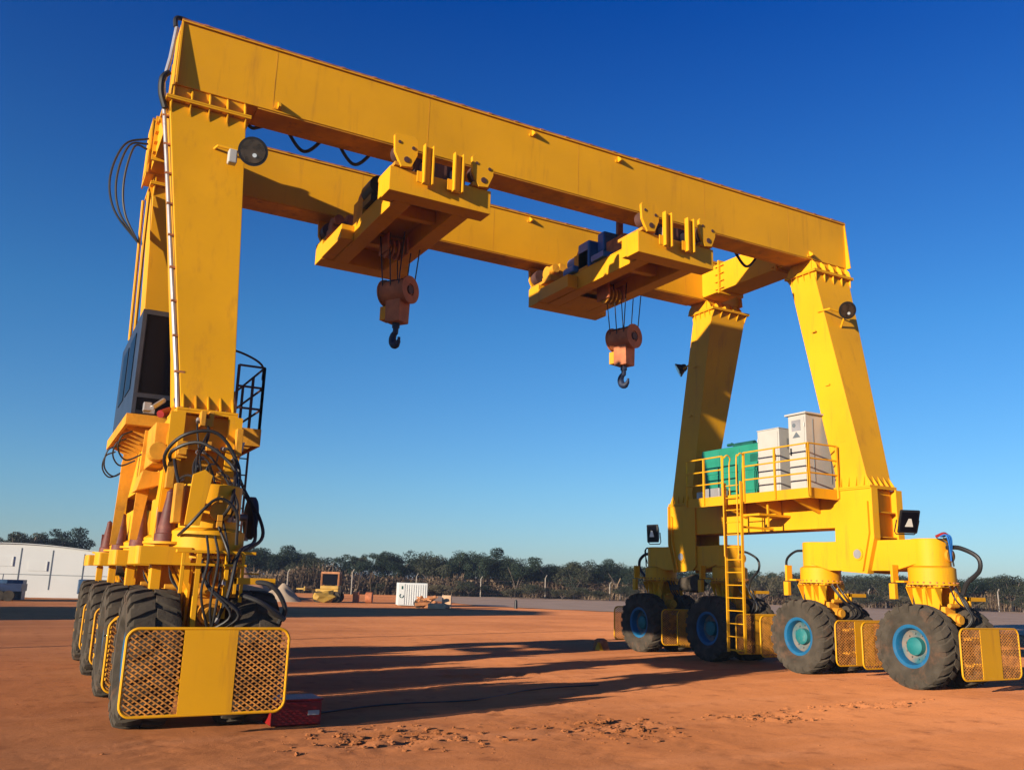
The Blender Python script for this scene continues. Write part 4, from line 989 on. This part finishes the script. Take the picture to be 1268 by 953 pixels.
def machine():
    O = G(420, 68); F = onaxes(O, VD, VR); t = empty('wheel_loader', O); tag(t, 'small yellow wheel loader with orange cab parked in front of the scrub', 'loader')
    mb = MB(); fbox(mb, F, -.5, 1.15, -.6, .6, .5, .95); fbox(mb, F, -.2, 1.15, -.55, .55, .95, 1.2); mb.build('body', 'machine_yellow', t, bevel=.05)
    mb = MB(); fbox(mb, F, -.2, 1.15, -.5, .5, 2.05, 2.2)
    for a in (-.15, 1.1):
        for b in (-.45, .45): mb.bar(F(a, b, 1.2), F(a, b, 2.1), .10)
    mb.build('cab_frame', 'orange_frame', t)
    mb = MB(); fbox(mb, F, -.08, 1.03, -.42, .42, 1.26, 2.04); mb.build('cab_glass', 'glass', t)
    for a in (-.25, .95):
        for b in (-.72, .72):
            mb = MB(); mb.cyl(F(a, b-.18, .40), F(a, b+.18, .40), .40, n=24); w = mb.build('wheel', 'rubber', t, smooth=True)
            mb = MB(); mb.cyl(F(a, b-.20, .40), F(a, b-.185, .40), .18, n=16); mb.build('rim', 'machine_yellow', w, smooth=True)
    mb = MB(); mb.bar(F(-.5, 0, .85), F(-1.5, 0, .95), .12); 
    mb.build('boom', 'machine_yellow', t)
    mb = MB(); fbox(mb, F, -1.9, -1.3, -.7, .7, .88, .98); fbox(mb, F, -1.36, -1.27, -.7, .7, .80, 1.1); mb.build('fork_carriage', 'machine_yellow', t)
    mb = MB(); mb.sphere(F(.35, -1.2, .45), .55, (1.5, .6, .7), jit=.7); mb.build('bucket', 'machine_yellow', t)
machine()
# white container with open end
O = G(517, 64); F = onaxes(O, Vector((.30, .95, 0)).normalized(), Vector((.95, -.30, 0)).normalized())
ct = empty('shipping_container', O); tag(ct, 'white shipping container standing alone in the middle distance', 'container')
mb = MB(); fbox(mb, F, -.55, 1.45, 0, 2.2, .05, 1.58); mb.build('container_body', 'shed_white', ct, bevel=.02)
mb = MB()
for k in range(9): a = -.05+k*.16; fbox(mb, F, a, a+.07, -.03, -.001, .12, 1.46)
mb.build('corrugation', 'shed_white', ct)
mb = MB(); fbox(mb, F, -.55, -.13, -.035, -.002, .1, 1.5); dd = mb.build('door', 'shed_white', ct)
mb = MB(); c_ = F(-.34, -.038, .72)
for k in range(8):
    t0, t1 = R(120+k*32), R(120+(k+1)*32)
    mb.bar(F(-.34+.13*math.cos(t0), -.05, .70+.13*math.sin(t0)), F(-.34+.13*math.cos(t1), -.05, .70+.13*math.sin(t1)), .04)
fbox(mb, F, -.36, -.27, -.06, -.037, 1.15, 1.36); mb.build('door_marking', 'green_dark', dd)
# scrap and boxes beside
sc = empty('scrap_machinery', G(541, 61)); tag(sc, 'tangle of rusty orange machine parts beside the white container', 'scrap')
mb = MB(); rr = random.Random(5); O = G(541, 61); F = onaxes(O, VD, VR)
for k in range(16): mb.bar(F(rr.uniform(-.7, .8), rr.uniform(-.5, .5), rr.uniform(.1, .5)), F(rr.uniform(-.7, .8), rr.uniform(-.5, .5), rr.uniform(.1, .8)), rr.uniform(.08, .2))
mb.build('bars', 'orange_frame', sc)
mb = MB(); mb.cyl(F(-.5, -.3, .3), F(-.5, 0, .3), .3); mb.cyl(F(.4, -.3, .25), F(.4, 0, .25), .25); mb.split('wheels', 'rubber', sc, smooth=True)
O = G(564, 62); F = onaxes(O, VD, VR); mb = MB(); fbox(mb, F, -.25, .35, -.4, .4, .02, .85); tag(mb.build('crate', 'cardboard', bevel=.02), 'taller tan crate standing to the right of the scrap parts', 'crate')
O = G(557, 60); F = onaxes(O, VD, VR); mb = MB(); fbox(mb, F, -.75, .35, -.4, .4, .02, .34); tag(mb.build('pallet', 'cardboard', bevel=.02), 'low tan stack of boards in front of the tall crate', 'pallet')
O = G(460, 69); F = onaxes(O, VD, VR); mb = MB(); fbox(mb, F, -.35, .1, -.2, .2, .02, .8); mb.cyl(F(.6, 0, .4), F(1.1, 0, .4), .4); tag(mb.build('fuel_drum', 'block_red', bevel=.03), 'dark red fuel drums lying between the yellow loader and the container', 'drum')
O = G(646, 66); mb = MB(); mb.cyl(O, O+Vector((0, 0, .55)), .13, .10, n=12); mb.cyl(O+Vector((0, 0, .55)), O+Vector((0, 0, .62)), .06, n=10); tag(mb.build('bollard', 'black', smooth=True), 'small dark marker bollard alone at the edge of the pale gravel', 'bollard')

mb = MB(); P_ = [Vector((x, y, gh(x, y)+.012)) for x, y in ((3.7, 12.3), (5.0, 12.9), (6.6, 13.1), (8.2, 14.0), (9.8, 14.3))]
mb.tube(P_, .012); tag(mb.build('cable', 'hose', smooth=True), 'thin black cable lying on the dirt in the crane shadow', 'cable')
# off-frame things whose long evening shadows cross the yard
O = Vector((-25, 28.4, 0)); mb = MB(); mb.box((-38, 29.6, 0), (-25, 38.4, 10.2)); wh = mb.build('warehouse', 'concrete'); tag(wh, 'tall pale warehouse standing outside the left edge of the photo', 'warehouse')
mb = MB(); mb.prism([(29.4, 10.202), (38.6, 10.202), (34.0, 10.9)], 'x', -38.2, -24.8); mb.build('roof', 'galv', wh)
mb = MB(); mb.box((-24.998, 30.5, 0), (-24.96, 35.5, 5)); mb.build('door', 'steel_blue', wh)
mb = MB(); mb.cyl((-9, 21.8, 0), (-9, 21.8, 6), .10, .06, n=14); lp = mb.build('lamp_post', 'galv', smooth=True); tag(lp, 'slim grey lamp post outside the left edge of the photo', 'lamp post')
mb = MB(); mb.bar((-9, 21.8, 5.95), (-8.2, 21.8, 6.1), .06); mb.box((-8.3, 21.7, 6.05), (-7.8, 21.9, 6.15)); mb.build('lamp_head', 'galv', lp)

# air between the camera and the far trees
hm = bpy.data.materials.new('haze'); hm.use_nodes = True; hn = hm.node_tree.nodes; hn.remove(hn['Principled BSDF'])
pv = hn.new('ShaderNodeVolumePrincipled'); pv.inputs['Color'].default_value = (.62, .76, 1, 1); pv.inputs['Density'].default_value = .0005; pv.inputs['Anisotropy'].default_value = .2
hm.node_tree.links.new(pv.outputs[0], hn['Material Output'].inputs['Volume'])
MATS['haze'] = hm
mb = MB(); mb.box((-3200, -3200, -1.2), (3200, 3200, 14)); tag(mb.build('haze', 'haze'), 'thin pale evening haze over the yard and trees', 'haze', kind='stuff')

# ------------------------------------------------------------------ fence, scrub and trees
for i in range(14):
    u = 300+i*76.0; dep = 108 if u > 600 else 95+ (u-330)*.048; p = G(u, dep)
    if i == 0:
        mb = MB(); mb.cyl(p, p+Vector((0, 0, 2.1)), .075, .07, n=10); mb.bar(p+Vector((0, 0, 2.1)), p+Vector((.15, -.1, 2.4)), .07)
        fp = mb.build('fence_post', 'post', smooth=True, origin=p); o = fp
    else:
        o = fp.copy(); scene.collection.objects.link(o); o.location = p; o.scale.z = .9+.25*random.random()
    tag(o, 'pale concrete fence post in the row before the scrub', 'fence post', 'fence posts along the far side of the yard')
mb = MB()
for i in range(13):
    u = 300+i*76.0; u2 = u+76
    d = lambda q: 108 if q > 600 else 95+(q-330)*.048
    for z in (.4, .9, 1.4, 1.9): mb.cyl(G(u, d(u), z), G(u2, d(u2), z), .008, n=4)
tag(mb.build('fence_wire', 'block_dark'), 'thin wires strung along the row of fence posts', 'wire fence')

# scrub as one mass of dry stems
bm = bmesh.new(); rr = random.Random(21)
for i in range(80000):
    u = rr.uniform(270, 1420); base = (112 if u > 600 else 99+(u-330)*.04)
    dep = base+rr.random()**1.6*22; p = G(u, dep)
    hh = 2.05+1.1*noise.noise(Vector((p.x*.09, p.y*.09, 3)))+1.0*noise.noise(Vector((p.x*.35, p.y*.35, 8)))+.3*noise.noise(Vector((p.x*1.2, p.y*1.2, 1)))
    hh = max(.25, hh)
    if i % 5 == 0:
        hh *= rr.uniform(.5, 1.2); w = rr.uniform(.02, .06); a = rr.uniform(0, 3.14); dx, dy = math.cos(a)*w, math.sin(a)*w; lx, ly = rr.gauss(0, .15)*hh, rr.gauss(0, .15)*hh
        v = [bm.verts.new((p.x-dx, p.y-dy, 0)), bm.verts.new((p.x+dx, p.y+dy, 0)), bm.verts.new((p.x+lx+dx*.5, p.y+ly+dy*.5, hh)), bm.verts.new((p.x+lx-dx*.4, p.y+ly-dy*.4, hh*.93))]
    else:
        c = p+Vector((0, 0, hh*rr.random()**.8)); q = Vector((rr.gauss(0, 1), rr.gauss(0, 1), rr.gauss(0, 1))).normalized(); w = q.orthogonal().normalized(); w2 = q.cross(w); s_ = rr.uniform(.07, .20)
        v = [bm.verts.new(c+w*s_), bm.verts.new(c+w2*s_*.7), bm.verts.new(c-w*s_), bm.verts.new(c-w2*s_*.7)]
    bm.faces.new(v)
me = bpy.data.meshes.new('scrub'); bm.to_mesh(me); bm.free(); me.materials.append(MATS['scrub']); o = bpy.data.objects.new('scrub', me); scene.collection.objects.link(o)
tag(o, 'dry brown scrub and reeds filling the ground below the trees', 'scrub', kind='stuff')

def tree_proto(seed, H, Wd, leaf, low=.3, nclump=34, bare=False):
    """tapered trunk with limbs, crown of leaf-sized faces in separate clumps"""
    rr = random.Random(seed); mb = MB(); base = Vector((0, 0, 0)); tips = []
    th = H*low
    mb.tube([(0, 0, -.1), (rr.uniform(-.1, .1), 0, th*.6), (rr.uniform(-.25, .25), rr.uniform(-.2, .2), th)], .16, n=7, sub=2)
    nl = rr.randint(5, 7)
    for k in range(nl):
        a = 2*math.pi*k/nl+rr.uniform(-.4, .4); e = rr.uniform(.35, .95)
        t = Vector((math.cos(a)*Wd*.5*rr.uniform(.5, .95), math.sin(a)*Wd*.5*rr.uniform(.5, .95), th+(H-th)*e*.8)); m_ = Vector((t.x*.45, t.y*.45, th+(t.z-th)*.45+rr.uniform(0, .3)))
        mb.tube([(0, 0, th*rr.uniform(.75, 1)), m_, t], .065, n=5, sub=3); tips += [t, m_.lerp(t, .6)]
    tips.append(Vector((0, 0, H*.86)))
    tr_ = mb.build('tree', 'bark', smooth=True, origin=(0, 0, 0))
    bm = bmesh.new(); cl = []
    for k in range(nclump):
        t = rr.choice(tips); c = t+Vector((rr.gauss(0, .13)*Wd, rr.gauss(0, .13)*Wd, rr.gauss(0, .09)*H))
        c.z = min(max(c.z, th*1.05), H*.93); cl.append((c, rr.uniform(.11, .21)*Wd))
    for c, r in cl:
        n_ = int(230*(r/(.16*Wd))**2)
        for i in range(n_):
            v = Vector((rr.gauss(0, 1), rr.gauss(0, 1), rr.gauss(0, 1))).normalized(); v = v*r*(rr.random()**.3)*(1+.25*noise.noise(v*1.6+c)); v.z *= .75
            p = c+v; s = rr.uniform(.07, .14); q = Vector((rr.gauss(0, 1), rr.gauss(0, 1), rr.gauss(0, 1))).normalized(); w = q.orthogonal().normalized()
            w2 = q.cross(w)
            bm.faces.new([bm.verts.new(p+w*s), bm.verts.new(p+w2*s*.6), bm.verts.new(p-w*s), bm.verts.new(p-w2*s*.6)])
    me = bpy.data.meshes.new('crown'); bm.to_mesh(me); bm.free(); me.materials.append(MATS[leaf])
    c = bpy.data.objects.new('crown', me); scene.collection.objects.link(c); c.parent = tr_
    me2 = tr_.data
    return tr_
protos = [
 (tree_proto(1, 7.2, 6.6, 'leaf', .24, 34), 7.2, 'dark broad tree'),
 (tree_proto(2, 7.6, 5.6, 'leaf', .30, 28), 7.6, 'dark layered tree'),
 (tree_proto(3, 6.4, 6.6, 'leaf_grey', .2, 34), 6.4, 'grey brown tree'),
 (tree_proto(4, 7.8, 4.2, 'leaf_grey', .44, 17), 7.8, 'slender grey green tree'),
 (tree_proto(5, 5.6, 6.0, 'leaf_light', .2, 30), 5.6, 'pale olive low tree'),
 (tree_proto(6, 8.2, 4.6, 'leaf', .52, 14), 8.2, 'small-crowned dark tree'),
]
used = set()
# (photo column, distance, photo row of the top, kind)
spots = [
 (8, 100, 672, 2), (30, 104, 675, 0), (50, 100, 666, 3), (64, 102, 664, 3), (92, 104, 663, 5), (110, 106, 662, 1), (76, 112, 675, 2),
 (300, 112, 686, 0), (318, 108, 682, 0), (336, 114, 684, 2), (352, 110, 683, 1), (368, 116, 688, 0), (384, 112, 690, 0), (400, 108, 696, 2), (410, 124, 690, 5), (425, 116, 702, 4),
 (438, 112, 692, 5), (455, 116, 693, 3), (466, 110, 692, 1), (473, 122, 691, 5), (489, 118, 692, 3), (503, 112, 690, 1), (520, 116, 690, 0), (534, 122, 697, 0), (548, 112, 694, 2), (563, 116, 696, 2),
 (578, 112, 692, 1), (592, 118, 690, 0), (603, 112, 686, 1), (615, 120, 692, 0), (630, 114, 697, 2), (645, 112, 698, 0), (660, 122, 704, 0), (672, 118, 706, 2), (688, 114, 697, 1), (700, 118, 702, 0), (714, 112, 700, 2), (726, 124, 708, 4),
 (737, 114, 698, 1), (752, 118, 702, 2), (768, 112, 703, 0), (782, 120, 706, 0), (800, 112, 708, 2), (822, 118, 706, 0), (845, 114, 710, 1),
 (870, 112, 708, 0), (895, 120, 712, 2), (915, 116, 708, 0), (932, 112, 712, 4), (948, 120, 712, 2), (965, 118, 714, 0), (985, 112, 712, 2), (1003, 120, 716, 2),
 (1045, 114, 716, 2), (1062, 118, 714, 0), (1080, 112, 716, 2), (1098, 116, 718, 2), (1120, 120, 715, 0), (1150, 116, 716, 2), (1175, 112, 718, 0), (1196, 120, 718, 2), (1210, 116, 717, 0), (1228, 112, 716, 2), (1246, 118, 720, 2), (1262, 114, 721, 2), (1290, 116, 718, 0), (-20, 104, 672, 0), (280, 110, 690, 1), (1320, 116, 720, 2),
]
mid = [(560, 106, 716, 4), (640, 104, 722, 4), (700, 106, 722, 4), (590, 108, 712, 2), (745, 106, 724, 4), (330, 104, 708, 2), (380, 104, 712, 2), (480, 106, 714, 2), (1100, 106, 726, 4), (1180, 106, 726, 4), (1060, 104, 726, 2), (985, 106, 728, 4), (1240, 106, 727, 2), (520, 106, 714, 2), (666, 108, 716, 2), (775, 108, 718, 2), (725, 106, 720, 2), (440, 106, 716, 4)]
def hor(u): return 705.5+.0268*(u-29)
side_lbl = [(130, 'behind the white shed'), (345, 'above the brown heap'), (405, 'between heap and loader'), (445, 'above the yellow loader'), (490, 'left of the white container'), (530, 'behind the white container'), (580, 'just right of the white container'),
 (640, 'at mid picture right of the tan crates'), (700, 'behind the dark marker bollard'), (760, 'left of the far right wheels'), (860, 'behind the far right wheels'), (940, 'behind the yellow ladder'), (1020, 'between ladder and near wheels'), (1110, 'under the right bogie beam'), (1190, 'behind the front right wheels'), (9999, 'at the right edge of the picture')]
cnt = {}
words = ['', 'broader ', 'smaller ', 'leaning ', 'taller ', 'ragged ', 'sparse ']
for i, (u, dep, yt, k) in enumerate(spots+mid):
    pr, H0, kind = protos[k]; p = G(u, dep); H = CAMH+(hor(u)-yt)/FPX*dep*1.03+.15
    if i >= len(spots): H *= .62
    if i < 1e9 and k not in used: t = pr; used.add(k)
    else:
        t = pr.copy(); scene.collection.objects.link(t)
        for c in pr.children: cc = c.copy(); scene.collection.objects.link(cc); cc.parent = t
    s = H/H0; t.location = p; t.rotation_euler.z = random.uniform(0, 6.28); wsc = s**.6*random.uniform(.92, 1.12); t.scale = (wsc, wsc, s)
    where = next(w for lim, w in side_lbl if u < lim)
    key = (k, where); cnt[key] = cnt.get(key, 0)+1
    low_ = i >= len(spots)
    lab = (('low ' if low_ else '')+kind+' '+where)
    tag(t, lab, 'tree', 'trees along the far side of the yard')
    t['_u'] = u
# give twins in the same stretch a label that orders them
from collections import defaultdict
gr = defaultdict(list)
for o in scene.objects:
    if o.get('_u') is not None: gr[o['label']].append(o)
for lab, L in gr.items():
    L.sort(key=lambda o: o['_u'])
    if len(L) == 2: L[0]['label'] = lab+', the left one of two'; L[1]['label'] = lab+', the right one of two'
    elif len(L) > 2:
        for o, w in zip(L, ('leftmost', 'second from left', 'third from left', 'fourth from left', 'fifth from left')): o['label'] = lab+', '+w
    for o in L: del o['_u']
